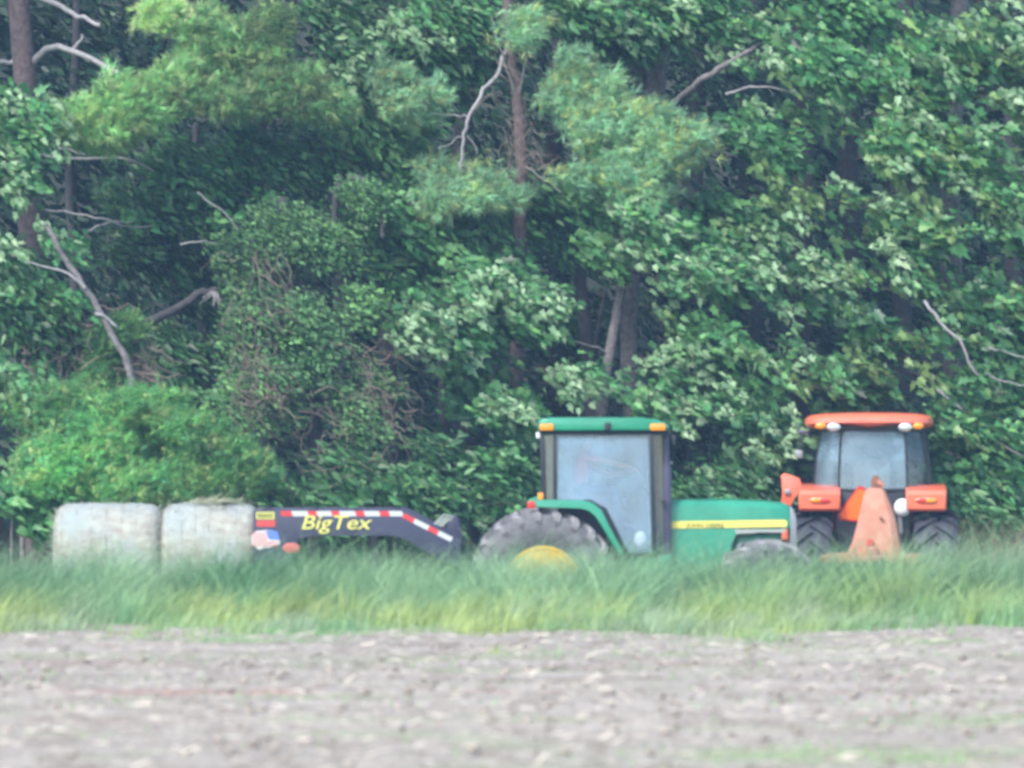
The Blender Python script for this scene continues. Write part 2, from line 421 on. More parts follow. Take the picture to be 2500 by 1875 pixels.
G1 = np.array((1.22, 1.22, 1.0)) * np.array([(.040, .135, .058), (.050, .160, .068), (.030, .105, .048), (.065, .185, .07), (.09, .21, .08)])     # maple
G2 = np.array([(.024, .070, .036), (.020, .058, .033), (.034, .085, .040)])                                            # dark: shade of the deep wood put into the leaf colour
G3 = np.array((1.02, 1.12, 1.2)) * np.array([(.30, .52, .20), (.34, .55, .21), (.24, .45, .18), (.42, .52, .19), (.40, .46, .20)])             # yellow pine
G4 = np.array((1.25, 1.12, 1.0)) * np.array([(.22, .44, .29), (.19, .39, .27), (.27, .48, .30), (.34, .46, .22)])                                # blue pine
G5 = np.array((.95, 1.06, 1.2)) * np.array([(.19, .40, .12), (.15, .34, .11), (.26, .43, .13), (.13, .30, .12), (.34, .40, .14)])              # juniper
GS = np.array((1.12, 1.05, .98)) * np.array([(.17, .33, .17), (.22, .38, .21), (.12, .27, .12), (.27, .43, .25)])                                 # silver underside sprays
GY = np.array([(.13, .25, .075), (.17, .28, .09)])

def path_px(pts, Y, ys=0):
    """points (px, py[, dY]) -> world"""
    return [px(p[0], p[1], Y + (p[2] if len(p) > 2 else 0)) for p in pts]
def smooth_path(pts, k=4, wob=0.0, r=rng):
    P = [np.array(p, float) for p in pts]; out = []
    for i in range(len(P) - 1):
        p0 = P[max(i - 1, 0)]; p1 = P[i]; p2 = P[i + 1]; p3 = P[min(i + 2, len(P) - 1)]
        for j in range(k):
            t = j / k
            out.append(.5 * ((2 * p1) + (-p0 + p2) * t + (2 * p0 - 5 * p1 + 4 * p2 - p3) * t * t + (-p0 + 3 * p1 - 3 * p2 + p3) * t ** 3) + r.normal(size=3) * wob)
    out.append(P[-1]); return out
def limb(name, pts_world, r0, r1, m, parent, o, n=8, wob=.012, k=4):
    P = smooth_path(pts_world, k, wob); L = len(P)
    bm = bmesh.new(); tube(bm, [p - o for p in P], [r0 + (r1 - r0) * (i / (L - 1)) ** .8 * (1) + random.uniform(-.025, .025) * r0 for i in range(L)], n)
    return bm_obj(name, bm, m, parent, True, angle=80)

def tree(name, label, cat, basepx, Y, trunk, trunk_r, bark, crown, leafkw, branches=(), group=None, n_sprays=0, spray_pal=None, mat_leaf='leaf', spray_area=None, twig=None):
    g = float(base_h(Y)) - .05
    bw = px(basepx, 0, Y); o = np.array((bw[0], Y, g))
    t = empty(name, tuple(o), label, cat, 0, group)
    if trunk: limb('trunk', [np.array((bw[0], Y, g))] + path_px(trunk, Y), trunk_r[0], trunk_r[1], bark, t, o, 12, .005, 4)
    for b in branches:
        pts, r0, r1, m = b[:4]
        limb('branch', path_px(pts, Y), r0, r1, m, t, o, 7, .012)
    if crown:
        v, f, c = rel(sprays(crown, **leafkw), o)
        cr = np_mesh('crown', v, f, mat_leaf, t, c); cr['kind'] = 'stuff'
    # bright outer sprays hanging down the wind, each one a piece of its own
    for i in range(n_sprays):
        b = (spray_area or crown)[i % len(spray_area or crown)]
        while True:
            a, q = random.uniform(-1, 1), random.uniform(-1, 1)
            if a * a + q * q < 1: break
        p = px(b[0] + a * b[2] * .95, b[1] + q * b[3] * .95, b[4] - b[5] * (.75 + .35 * random.random()) * math.sqrt(max(.15, 1 - .6 * (a * a + q * q))))
        me = SPRAY[(random.randrange(len(SPRAY)) if spray_pal is None else random.choice(spray_pal))]
        so_ = link('leaf_spray', me, t, tuple(p - o), (random.uniform(-.5, .5), random.uniform(-.35, .45), random.uniform(-.5, .6)))
        so_.scale = (random.uniform(.8, 1.25),) * 3
    return t, o

def make_spray(r, pal, n=22, size=.11, L=.42):
    """a twig pointing along +x drooping, maple leaves hanging off it"""
    t = r.random(n); P = np.stack([t * L, r.normal(size=n) * .07, -.35 * t * L * t + r.normal(size=n) * .06], 1)
    A = np.array((.8, -.05, -.6)) + r.normal(size=(n, 3)) * .35; N = np.array((.15, -.8, .6)) + r.normal(size=(n, 3)) * .45
    col = np.clip(pal[r.integers(0, len(pal), n)] * (1 + .2 * r.normal(size=(n, 1))), .01, .9)
    v, f, c = place(T_MAPLE, P, A, N, size * r.uniform(.75, 1.25, n), col)
    # twig
    bm = bmesh.new(); tube(bm, [(-.12, .02, .05), (.1, 0, .0), (L * .8, 0, -.2 * L)], [.006, .005, .002], 4)
    tv = np.array([vv.co[:] for vv in bm.verts]); bm.faces.ensure_lookup_table(); bm.verts.index_update()
    tf = []
    for fc in bm.faces:
        ids = [q.index for q in fc.verts]
        for j in range(1, len(ids) - 1): tf.append((ids[0], ids[j], ids[j + 1]))
    bm.free()
    v, f, c = join([(v, f, c), (tv, np.array(tf), np.tile((.14, .11, .09), (len(tv), 1)))])
    o = np_mesh('leaf_spray', v, f, 'leaf', None, c); me = o.data; bpy.data.objects.remove(o); return me
SPRAY = [make_spray(rng, GS) for _ in range(4)] + [make_spray(rng, G1 * 1.5) for _ in range(3)] + [make_spray(rng, GY) for _ in range(2)] + [make_spray(rng, G1 * .9) for _ in range(2)]
S_PALE, S_GREEN, S_YEL, S_DK = [0, 1, 2, 3], [4, 5, 6], [7, 8], [9, 10]

MAP = dict(n_leaf=11, size=.14, tmpl=T_OVAL, palette=G1, r=rng)
MAPL = dict(gap=.72, n_leaf=10, size=.145, tmpl=T_MAPLE, palette=G1, r=rng)
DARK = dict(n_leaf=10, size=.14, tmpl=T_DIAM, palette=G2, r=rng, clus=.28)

# --- tall pine with bare limbs, left
PY = dict(n_leaf=9, size=.15, tmpl=T_NEEDLE, palette=G3, r=rng, clus=.12, wind=np.array((.55, -.2, .25)), jit=.6, gap=.0)
tree('pine_tree', 'tall pine with straight trunk, bare limbs and broad yellow-green boughs above the hay bales', 'pine tree', 90, 97.2,
     [(88, 900), (82, 700), (70, 420), (62, 200), (46, 0), (40, -400), (38, -900)], (.24, .13), 'bark_red',
     [(450, 95, 150, 75, 95.9, .5, 420), (600, 130, 190, 75, 96.0, .5, 460), (420, 210, 190, 70, 95.7, .5, 430), (700, 225, 200, 65, 95.8, .5, 480), (240, 300, 150, 65, 95.5, .45, 560), (780, 240, 110, 50, 95.6, .4, 260), (560, 250, 140, 45, 95.5, .4, 260), (330, 260, 140, 60, 95.5, .4, 300), (560, 50, 160, 40, 96.2, .5, 200), (540, 190, 150, 60, 95.6, .5, 330), (380, 40, 70, 40, 96, .4, 90),
      (100, -350, 500, 180, 97, 1.5, 900), (0, -700, 500, 180, 97, 1.5, 500)],  # unseen crown above view, added to shade the wood
     PY, branches=[([(75, 155), (130, 118, -.3), (200, 135, -.6), (290, 178, -1)], .065, .035, 'dead'),
                   ([(60, 150), (20, 152), (-30, 150)], .05, .03, 'dead'),
                   ([(75, -10), (140, 10, -.3), (190, 40, -.6), (245, 62, -.9)], .05, .03, 'dead'),
                   ([(180, 118, -.4), (200, 95, -.4), (198, 85, -.4)], .03, .015, 'dead'),
                   ([(90, 380), (180, 388, -.4), (300, 388, -.7), (375, 418, -.9)], .035, .010, 'dead'),
                   ([(90, 375), (150, 365, -.4), (210, 378, -.5)], .03, .012, 'dead'),
                   ([(95, 510), (180, 520, -.3), (250, 535, -.5), (310, 552, -.6), (375, 552, -.7)], .022, .008, 'dead'),
                   ([(215, 565, -.4), (260, 545, -.4), (330, 543, -.5)], .022, .01, 'dead'),
                   ([(255, 175, -.9), (258, 215, -.9)], .022, .012, 'dead')], mat_leaf='needle')
# --- leaning dead trunk and broken limb
g = np.array((px(300, 0, 94.5)[0], 94.5, float(base_h(94.5))))
t = empty('dead_tree', tuple(g), 'dead leaning tree with pale bare stem crossing the dark gap left of centre', 'dead tree')
limb('trunk', [g + np.array((.3, 0, 0))] + path_px([(330, 980), (275, 820), (205, 700), (140, 600), (110, 545)], 94.5), .062, .036, 'bark_grey', t, g, 9)
limb('branch', path_px([(235, 765), (262, 775), (285, 800)], 94.45), .03, .015, 'dead', t, g, 6)
limb('branch', path_px([(205, 700), (150, 660), (60, 640)], 94.45), .03, .01, 'dead', t, g, 6)
g2 = np.array((px(350, 0, 96.1)[0], 96.1, float(base_h(96.1))))
t = empty('broken_branch', tuple(g2), 'thick broken branch rising to a splintered end beside the vine thicket', 'branch')
limb('limb', [g2 + np.array((0, .3, 0))] + path_px([(335, 900), (352, 800), (420, 760), (480, 722), (530, 708)], 96.1), .075, .06, 'bark_dark', t, g2, 9)
bm = bmesh.new()
for k in range(9):
    a = px(515 + k * 2, 712, 96.0) - g2; b = px(505 + random.uniform(-25, 40), 735 + random.uniform(-15, 20), 95.9) - g2
    tube(bm, [a, b], [.014, .003], 4)
bm_obj('splinters', bm, 'dead', t)
# --- leaves at the left edge
tree('maple_tree', 'maple at the picture edge with pale leaf sprays over the pine trunk', 'maple tree', -60, 95.6, [(-60, 800), (-50, 300), (-60, -300)], (.14, .07), 'bark_grey',
     [(20, 300, 85, 80, 95, .5, 200), (0, 420, 45, 50, 95, .4, 70), (-170, 200, 130, 300, 95.5, 1, 250), (-80, -300, 250, 300, 95.5, 1.2, 500), (20, 540, 60, 40, 94.9, .3, 60), (210, 575, 60, 35, 95.2, .3, 50)], MAPL,  # the highest blob is unseen crown, added for shade
     n_sprays=34, spray_pal=S_PALE + S_GREEN, spray_area=[(40, 300, 90, 80, 95, .5, 0), (60, 580, 150, 60, 95.0, .4, 0), (10, 400, 40, 60, 95, .4, 0)])
tree('maple_sapling', 'low maple sapling with pale new leaves beside the leftmost hay bale', 'sapling', 30, 94.6, [(30, 1300), (40, 1150)], (.03, .015), 'bark_grey',
     [(30, 1150, 95, 90, 94.4, .4, 190), (60, 1240, 90, 70, 94.3, .4, 120), (-20, 930, 70, 60, 94.8, .4, 60)], MAPL, n_sprays=22, spray_pal=S_PALE + S_GREEN,
     spray_area=[(40, 1180, 85, 90, 94.4, .4, 0), (30, 930, 60, 40, 94.6, .4, 0)])
tree('young_maple_tree', 'slender young maple with mid-green leaves under the leaning dead stem', 'maple tree', 60, 95.8, [(50, 1200), (40, 900), (30, 700)], (.05, .025), 'bark_grey',
     [(70, 740, 110, 70, 95.4, .5, 200), (130, 850, 110, 60, 95.8, .5, 160), (30, 640, 60, 50, 95.6, .4, 70), (150, 700, 50, 40, 95.2, .3, 50)], MAP, n_sprays=16, spray_pal=S_GREEN)
# --- juniper shrub behind the bales
JN = dict(n_leaf=12, size=.11, tmpl=T_FERNY, palette=G5, r=rng, clus=.12, wind=np.array((.6, -.3, .2)), jit=.6, gap=-.1)
tree('juniper_shrub', 'wide yellow-green juniper shrub rising behind the two hay bales', 'shrub', 350, 94.4, [(350, 1400), (340, 1150)], (.07, .04), 'bark_dark',
     [(350, 1080, 260, 110, 94.2, .9, 1500), (180, 1120, 180, 110, 94.1, .8, 800), (520, 1150, 150, 80, 94.0, .7, 650), (300, 990, 150, 50, 94.3, .6, 300), (120, 1000, 130, 70, 94.5, .7, 350), (400, 1190, 260, 70, 93.8, .6, 700), (600, 1170, 70, 50, 93.9, .4, 130)], JN, mat_leaf='needle')
tree('juniper_shrub', 'narrow bright green juniper tip standing above the wide shrub', 'shrub', 270, 95.2, [(270, 1200), (265, 900)], (.05, .02), 'bark_dark',
     [(250, 900, 50, 90, 95.1, .35, 260), (270, 830, 60, 50, 95.1, .35, 170), (300, 800, 60, 30, 95, .3, 90), (225, 960, 60, 60, 95, .35, 140)], dict(JN, palette=G5 * .9), mat_leaf='needle')
# --- vine-covered thicket
t, o = tree('vine_thicket', 'dead snag smothered in green vines and brown tangled stems behind the trailer neck', 'vine thicket', 760, 95.6, [(770, 1300), (760, 900), (700, 560), (690, 480)], (.13, .07), 'bark_dark',
     [(640, 640, 130, 130, 95.2, .5, 420), (780, 560, 160, 110, 95.5, .6, 380), (600, 800, 90, 140, 95.0, .5, 380), (760, 820, 130, 150, 95.2, .6, 450), (900, 780, 90, 120, 95.4, .5, 220), (640, 980, 120, 110, 94.9, .5, 330), (800, 1020, 140, 120, 95.0, .6, 320), (930, 1010, 90, 130, 95.3, .5, 200), (700, 1150, 130, 80, 94.7, .5, 260), (880, 480, 70, 60, 95.7, .5, 90)],
     dict(n_leaf=12, size=.075, tmpl=T_DIAM, palette=np.array([(.11, .26, .085), (.085, .21, .075), (.14, .30, .09), (.06, .15, .06)]), r=rng, clus=.16, gap=.05), mat_leaf='leaf_dull')
def vines(parent, o, zones, n, m='vine', rad=(.004, .010)):
    bm = bmesh.new()
    for k in range(n):
        z = zones[k % len(zones)]
        p = px(random.uniform(z[0], z[1]), random.uniform(z[2], z[3]), z[4] - .35 - random.random() * .30 + .12) - o
        d = np.array((random.uniform(-.4, .8), random.uniform(-.2, .1), random.uniform(-1, .1))); P = [p]
        for j in range(7):
            d = d * .8 + rng.normal(size=3) * (.35, .15, .35) + np.array((.05, 0, -.12)); P.append(P[-1] + d / np.linalg.norm(d) * .10)
        r0 = random.uniform(*rad); tube(bm, P, [r0] * 4 + [r0 * .8] * 2 + [r0 * .5] * 2, 3, False)
    s = bm_obj('vine_stems', bm, m, parent); s['kind'] = 'stuff'
vines(t, o, [(560, 700, 600, 780, 95.2), (560, 680, 850, 1020, 95.0), (820, 1000, 820, 1050, 95.3), (560, 640, 740, 960, 95.0), (700, 960, 900, 1200, 95.0)], 260, rad=(.003, .008))
limb('branch', path_px([(850, 430), (905, 455), (930, 510), (935, 580)], 95.8), .05, .035, 'bark_grey', t, o, 7)
limb('branch', path_px([(830, 430), (820, 500), (815, 560)], 95.9), .06, .05, 'bark_dark', t, o, 7)
limb('branch', path_px([(480, 470), (540, 510), (580, 560)], 95.2), .015, .008, 'dead', t, o, 5)
limb('branch', path_px([(440, 600), (500, 590), (545, 600)], 95.2), .015, .006, 'dead', t, o, 5)
t, o = tree('vine_clump', 'small mound of dry brown vines on a stump between the dead stem and the juniper', 'vines', 300, 95.4, [(305, 1200), (300, 900)], (.09, .06), 'bark_dark', [(310, 860, 40, 60, 95.3, .3, 40)],
     dict(n_leaf=8, size=.07, tmpl=T_DIAM, palette=G5, r=rng, clus=.14), mat_leaf='leaf_dull')
vines(t, o, [(270, 340, 840, 1000, 95.4), (130, 240, 730, 880, 95.6), (280, 380, 820, 920, 95.4)], 170)

# --- central pine
t, o = tree('pine_tree', 'central pine with slim reddish trunk, dead grey twigs and bluish needles', 'pine tree', 1262, 96.2,
     [(1262, 900), (1268, 620), (1272, 400), (1262, 230), (1240, 60), (1235, -400), (1235, -900)], (.115, .07), 'bark_red',
     [(1500, 330, 160, 100, 95.4, .6, 560), (1640, 360, 130, 80, 95.3, .5, 380), (1400, 250, 140, 80, 95.6, .6, 340), (1350, 170, 110, 70, 95.8, .5, 200), (1460, 430, 130, 60, 95.3, .5, 260), (1150, 480, 130, 50, 95.6, .5, 200), (1000, 250, 90, 60, 95.8, .5, 150), (1120, 420, 160, 60, 95.8, .5, 190), (960, 210, 70, 50, 95.9, .4, 90), (1580, 470, 110, 60, 95.3, .5, 190), (1260, 90, 110, 70, 95.8, .4, 120),
      (1240, -350, 350, 200, 96, 1.2, 600), (1240, -700, 280, 200, 96, 1.2, 400)],  # both blobs lie above view, added as shading canopy
     dict(PY, palette=G4, wind=np.array((.85, -.2, -.05))), mat_leaf='needle',
     branches=[([(1240, 110), (1215, 180, -.3), (1180, 220, -.5), (1145, 285, -.7), (1132, 340, -.7), (1125, 420, -.7)], .035, .022, 'dead'),
               ([(1145, 285, -.7), (1090, 282, -.7), (1025, 268, -.7)], .014, .006, 'dead'),
               ([(1132, 330, -.7), (1100, 350, -.7), (1070, 362, -.7)], .012, .006, 'dead'),
               ([(1140, 330, -.7), (1160, 360, -.7), (1165, 378, -.7)], .010, .005, 'dead'),
               ([(1128, 400, -.7), (1140, 410, -.7), (1162, 425, -.7)], .010, .005, 'dead'),
               ([(1262, 250), (1225, 130, -.3), (1200, 40, -.4)], .022, .008, 'dead'),
               ([(1262, 250), (1290, 130, -.3), (1300, 90, -.4)], .022, .008, 'dead'),
               ([(1272, 400), (1330, 440, -.3), (1370, 470, -.4)], .014, .007, 'dead')])
vines(t, o, [(1190, 1300, 60, 330, 96.2), (1230, 1310, 280, 420, 96.2)], 60, 'vine', (.003, .006))
# --- silver maples in the middle
tree('silver_maple_tree', 'silver maple with drooping pale sprays just left of and above the green cab', 'maple tree', 1300, 95.3, [(1262, 1300), (1230, 1080), (1180, 800), (1150, 640)], (.07, .03), 'bark_grey',
     [(1080, 780, 130, 90, 94.9, .6, 300), (1240, 740, 110, 80, 94.9, .5, 200), (1000, 850, 90, 60, 94.8, .5, 110), (1160, 860, 120, 60, 94.7, .5, 170), (1340, 925, 110, 45, 94.6, .5, 130), (1230, 1010, 60, 60, 94.5, .4, 80), (1100, 660, 120, 70, 95.2, .5, 160), (1150, 950, 120, 80, 95.5, .5, 110)], MAPL,
     n_sprays=88, spray_pal=S_PALE + S_PALE + S_GREEN, spray_area=[(1080, 760, 110, 70, 94.9, .6, 0), (1270, 740, 100, 55, 94.9, .5, 0), (980, 800, 60, 60, 94.8, .5, 0), (1370, 925, 80, 30, 94.5, .5, 0), (1230, 1010, 45, 45, 94.4, .4, 0), (1160, 700, 90, 50, 95.0, .5, 0)],
     branches=[([(1170, 1300), (1190, 1200, -.2), (1220, 1130, -.4), (1240, 1060, -.4)], .035, .02, 'bark_grey')])
tree('silver_maple_tree', 'slim silver maple whose pale grey trunk leans in the dark gap above the cab', 'maple tree', 1450, 95.9, [(1466, 1060), (1480, 920), (1500, 800), (1512, 730), (1530, 600), (1545, 520)], (.10, .06), 'bark_grey',
     [(1620, 560, 120, 80, 95.4, .6, 240), (1540, 500, 120, 60, 95.4, .6, 160), (1640, 670, 90, 60, 95.3, .5, 130), (1440, 600, 90, 50, 95.5, .6, 120), (1560, 610, 120, 60, 95.4, .5, 180), (1560, 440, 80, 40, 95.1, .4, 80), (1660, 790, 110, 80, 95.6, .5, 170), (1620, 930, 100, 90, 95.7, .5, 160)], MAPL,
     n_sprays=70, spray_pal=S_PALE + S_GREEN, spray_area=[(1540, 520, 90, 40, 95.2, .5, 0), (1650, 670, 80, 40, 95.2, .5, 0), (1540, 590, 90, 40, 95.2, .5, 0), (1720, 650, 60, 60, 95.2, .5, 0), (1620, 930, 120, 100, 95.5, .5, 0)],
     branches=[([(1490, 870), (1460, 850, -.1), (1390, 830, -.2), (1310, 815, -.3)], .014, .007, 'dead')])
tree('oak_tree', 'dark forked tree standing behind the leaning pale trunk', 'tree', 1445, 97.5, [(1450, 1060), (1440, 900), (1425, 780), (1418, 700), (1410, 560)], (.13, .09), 'bark_dark',
     [(1400, 600, 150, 90, 97.2, .8, 260), (1300, 560, 120, 80, 97.0, .8, 200), (1380, 500, 140, 70, 97.2, .8, 180)], MAP,
     branches=[([(1447, 900), (1460, 800, -.2), (1480, 700, -.3)], .04, .02, 'bark_dark')])
tree('maple_tree', 'small dark maple filling the gap between pine trunk and vine thicket', 'maple tree', 1080, 97.0, [(1080, 900), (1060, 500)], (.08, .05), 'bark_dark',
     [(1050, 560, 150, 90, 96.6, .8, 340), (1130, 600, 120, 70, 96.4, .7, 240), (980, 470, 110, 90, 96.7, .7, 230), (1000, 640, 110, 70, 96.5, .6, 190), (930, 560, 90, 80, 96.7, .7, 160)], MAP, n_sprays=22, spray_pal=S_GREEN + S_DK)
# --- upper middle trees
tree('maple_tree', 'leafy maple hanging over the top between the two pines', 'maple tree', 960, 97.6, [(950, 900), (930, 300), (940, -400)], (.14, .09), 'bark_dark',
     [(1000, 60, 140, 90, 96.9, .8, 330), (900, 130, 110, 100, 97.2, .8, 260), (840, 40, 130, 70, 97.3, .8, 230), (1080, 140, 100, 90, 97.0, .7, 200), (1020, 360, 120, 80, 97.2, .8, 220), (900, 330, 120, 80, 97.4, .8, 230), (1100, 40, 90, 60, 96.6, .6, 150), (950, -300, 350, 260, 97, 1.5, 800)], MAP, n_sprays=34, spray_pal=S_GREEN + S_PALE, spray_area=[(1030, 50, 120, 60, 96.7, .5, 0), (870, 120, 90, 80, 97, .5, 0)])  # last crown blob is unseen, added overhead for shade
tree('maple_tree', 'shaded maple with mid-green leaves beneath the yellow-green pine boughs', 'maple tree', 480, 97.8, [(500, 900), (480, 500), (480, 300)], (.10, .05), 'bark_dark',
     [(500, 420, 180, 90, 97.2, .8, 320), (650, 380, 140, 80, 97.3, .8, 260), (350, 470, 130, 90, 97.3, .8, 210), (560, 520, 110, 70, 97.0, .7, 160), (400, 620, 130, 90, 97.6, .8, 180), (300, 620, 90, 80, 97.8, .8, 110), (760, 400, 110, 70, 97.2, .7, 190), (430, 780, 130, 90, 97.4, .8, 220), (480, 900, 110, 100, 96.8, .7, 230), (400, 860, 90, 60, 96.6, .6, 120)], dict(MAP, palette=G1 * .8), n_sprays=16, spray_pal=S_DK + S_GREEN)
tree('oak_tree', 'large tree with thick grey double trunk near the top right of centre', 'tree', 1580, 98.2, [(1535, 900), (1552, 500), (1600, 210), (1615, 60), (1650, -200), (1680, -800)], (.10, .20), 'bark_grey',
     [(1500, 80, 130, 90, 97.2, .8, 270), (1420, 20, 130, 70, 97.0, .8, 230), (1700, 40, 120, 80, 97.3, .8, 230), (1780, 130, 100, 70, 97.0, .7, 160), (1620, 20, 90, 50, 97.0, .6, 100), (1600, -350, 400, 280, 97, 1.6, 950)], MAP, n_sprays=26, spray_pal=S_GREEN + S_PALE,  # last blob: crown out of view, added to darken the wood below
     branches=[([(1610, 290, -.4), (1680, 222, -1.7), (1740, 180, -2.2), (1800, 140, -2.3), (1860, 105, -1.8), (1930, 60, -.8)], .065, .03, 'bark_grey'),
               ([(1552, 480, .0), (1556, 300, .1), (1560, 200, .1), (1550, 60, .1)], .12, .10, 'bark_grey'),
               ([(1770, 230, -2.6), (1830, 212, -2.8), (1900, 218, -2.9), (2010, 240, -3.0)], .022, .010, 'dead')])
# --- big maples on the right
R1 = [(1850, 330, 140, 110, 95.8, .8, 296), (1900, 100, 150, 120, 95.8, .9, 327), (2050, 220, 150, 130, 95.4, .9, 405), (1830, 520, 130, 100, 95.7, .8, 257), (1990, 480, 150, 120, 95.5, .8, 358), (1760, 640, 120, 90, 95.5, .7, 202), (1900, 680, 150, 90, 95.3, .7, 257), (2060, 650, 130, 90, 95.3, .7, 234), (2000, 20, 140, 60, 95.6, .8, 171), (1950, -350, 350, 300, 95.8, 1.6, 780)]  # last blob: unseen canopy added to cast shade
tree('maple_tree', 'big spreading maple with dense fluttering leaves directly above the orange cab', 'maple tree', 1960, 97.4, [(1950, 900), (1960, 500), (1960, 0), (1960, -700)], (.20, .12), 'bark_dark', R1, MAPL,
     n_sprays=60, spray_pal=S_GREEN + S_PALE + S_YEL, spray_area=R1[:8])
R2 = [(2250, 150, 150, 130, 95.0, .9, 405), (2420, 90, 130, 110, 94.8, .8, 327), (2400, 300, 150, 130, 94.9, .9, 374), (2230, 380, 130, 110, 95.1, .8, 296), (2330, 520, 150, 100, 95.0, .8, 304), (2470, 500, 90, 110, 94.8, .7, 179), (2180, 560, 110, 80, 95.2, .7, 171), (2250, 690, 130, 70, 95.3, .7, 148), (2600, 300, 150, 400, 95, 1.2, 390), (2350, -350, 350, 300, 95.2, 1.6, 780)]  # last blob: canopy above view, added for its shade
tree('maple_tree', 'tall maple at the upper right with yellowish leaves and a grey trunk', 'maple tree', 2340, 97.0, [(2330, 900), (2320, 500), (2335, 100), (2345, -50), (2340, -700)], (.18, .12), 'bark_grey', R2, dict(MAPL, palette=np.concatenate([G1, GY])),
     n_sprays=78, spray_pal=S_GREEN + S_YEL + S_PALE, spray_area=R2[:8],
     branches=[([(2130, 270, -1.4), (2180, 350, -1.5), (2230, 470, -1.5)], .03, .018, 'bark_grey'), ([(2380, 232, -1.9), (2440, 215, -2), (2520, 212, -2)], .03, .02, 'bark_grey'), ([(2400, 270, -1.9), (2450, 262, -2), (2520, 268, -2)], .025, .02, 'bark_grey')])
R3 = [(1640, 760, 80, 80, 95.6, .6, 124), (1620, 880, 60, 70, 95.5, .5, 85), (1640, 860, 80, 80, 95.3, .5, 117), (1560, 980, 80, 60, 95.2, .5, 93), (1750, 860, 120, 90, 95.2, .7, 195), (1890, 830, 120, 80, 95.0, .7, 202), (2030, 820, 130, 80, 94.9, .7, 202), (1830, 960, 120, 80, 94.8, .6, 187), (1960, 940, 110, 60, 94.6, .6, 148), (2120, 930, 130, 60, 94.7, .6, 156), (1700, 1000, 90, 80, 95.0, .6, 117), (1760, 1100, 130, 70, 94.8, .6, 171), (1880, 1080, 80, 70, 94.7, .5, 93)]
tree('maple_tree', 'low maple whose branches hang behind the green hood and orange roof', 'maple tree', 1850, 96.0, [(1830, 1200), (1850, 900)], (.09, .05), 'bark_dark', R3, MAPL, n_sprays=60, spray_pal=S_GREEN + S_DK + S_PALE + S_YEL, spray_area=R3)
R4 = [(2250, 830, 150, 80, 94.9, .7, 202), (2420, 760, 110, 100, 94.8, .7, 195), (2400, 940, 130, 90, 94.6, .7, 226), (2330, 1060, 110, 80, 94.5, .6, 163), (2460, 1100, 90, 100, 94.4, .6, 163), (2350, 1180, 120, 70, 94.4, .6, 148), (2520, 900, 80, 200, 94.8, .8, 156), (2100, 1040, 150, 90, 95.6, .6, 109)]
tree('maple_tree', 'rightmost low maple crossed by long bare stems, right of the orange tractor', 'maple tree', 2420, 95.8, [(2430, 1200), (2440, 900), (2450, 700)], (.08, .05), 'bark_dark', R4, MAPL, n_sprays=56, spray_pal=S_GREEN + S_DK + S_YEL, spray_area=R4[:7],
     branches=[([(2255, 735, -1.6), (2290, 780, -1.7), (2340, 830, -1.8), (2375, 900, -1.8), (2390, 915, -1.8)], .028, .016, 'dead'),
               ([(2400, 910, -1.8), (2450, 930, -1.8), (2520, 948, -1.8)], .014, .010, 'dead'),
               ([(2290, 950, -1.8), (2350, 1000, -1.8), (2420, 1070, -1.8), (2520, 1125, -1.8)], .024, .016, 'dead'),
               ([(2410, 848, -1.8), (2460, 860, -1.8), (2520, 885, -1.8)], .015, .010, 'dead')])
# --- understory between vehicles and wood
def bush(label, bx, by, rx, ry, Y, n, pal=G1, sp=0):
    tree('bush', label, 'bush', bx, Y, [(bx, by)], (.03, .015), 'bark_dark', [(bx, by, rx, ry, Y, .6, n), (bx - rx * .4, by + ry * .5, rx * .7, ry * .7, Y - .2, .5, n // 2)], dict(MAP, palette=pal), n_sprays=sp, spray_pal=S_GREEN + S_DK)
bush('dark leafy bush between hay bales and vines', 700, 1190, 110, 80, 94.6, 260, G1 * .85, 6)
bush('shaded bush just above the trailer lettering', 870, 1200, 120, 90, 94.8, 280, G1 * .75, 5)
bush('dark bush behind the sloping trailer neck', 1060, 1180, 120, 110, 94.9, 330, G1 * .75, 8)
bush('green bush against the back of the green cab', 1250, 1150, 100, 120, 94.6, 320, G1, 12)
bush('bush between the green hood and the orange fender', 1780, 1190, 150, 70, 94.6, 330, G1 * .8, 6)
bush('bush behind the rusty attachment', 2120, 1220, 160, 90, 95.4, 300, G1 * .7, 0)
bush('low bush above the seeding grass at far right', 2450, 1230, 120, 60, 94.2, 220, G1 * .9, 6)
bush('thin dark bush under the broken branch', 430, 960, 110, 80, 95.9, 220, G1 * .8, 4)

# --- second row, dark trees one can tell apart by their trunks
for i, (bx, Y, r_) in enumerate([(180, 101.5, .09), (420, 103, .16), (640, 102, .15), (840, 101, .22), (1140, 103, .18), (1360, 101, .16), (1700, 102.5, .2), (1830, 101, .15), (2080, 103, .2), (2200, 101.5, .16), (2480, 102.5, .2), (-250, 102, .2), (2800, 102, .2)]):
    cr = [(bx + random.uniform(-60, 60), yy, 200, 170, Y - .5 + random.uniform(-.6, .6), 1.3, 62) for yy in (-900, -600, -300, 0, 260, 520, 780, 1000, 1200)]  # upper blobs carry the crowns above view, added to shade the wood
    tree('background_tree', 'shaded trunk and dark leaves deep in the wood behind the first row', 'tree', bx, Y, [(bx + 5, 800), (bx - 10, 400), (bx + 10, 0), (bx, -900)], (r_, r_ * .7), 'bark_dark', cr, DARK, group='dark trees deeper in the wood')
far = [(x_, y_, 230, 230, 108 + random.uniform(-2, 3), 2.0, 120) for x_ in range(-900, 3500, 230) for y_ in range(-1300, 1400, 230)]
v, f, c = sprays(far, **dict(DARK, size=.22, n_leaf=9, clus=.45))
tag(np_mesh('far_woods', v, f, 'leaf_dull', None, c), 'dense dark woods filling the added slope behind the tree row', 'woods', None, 'stuff')

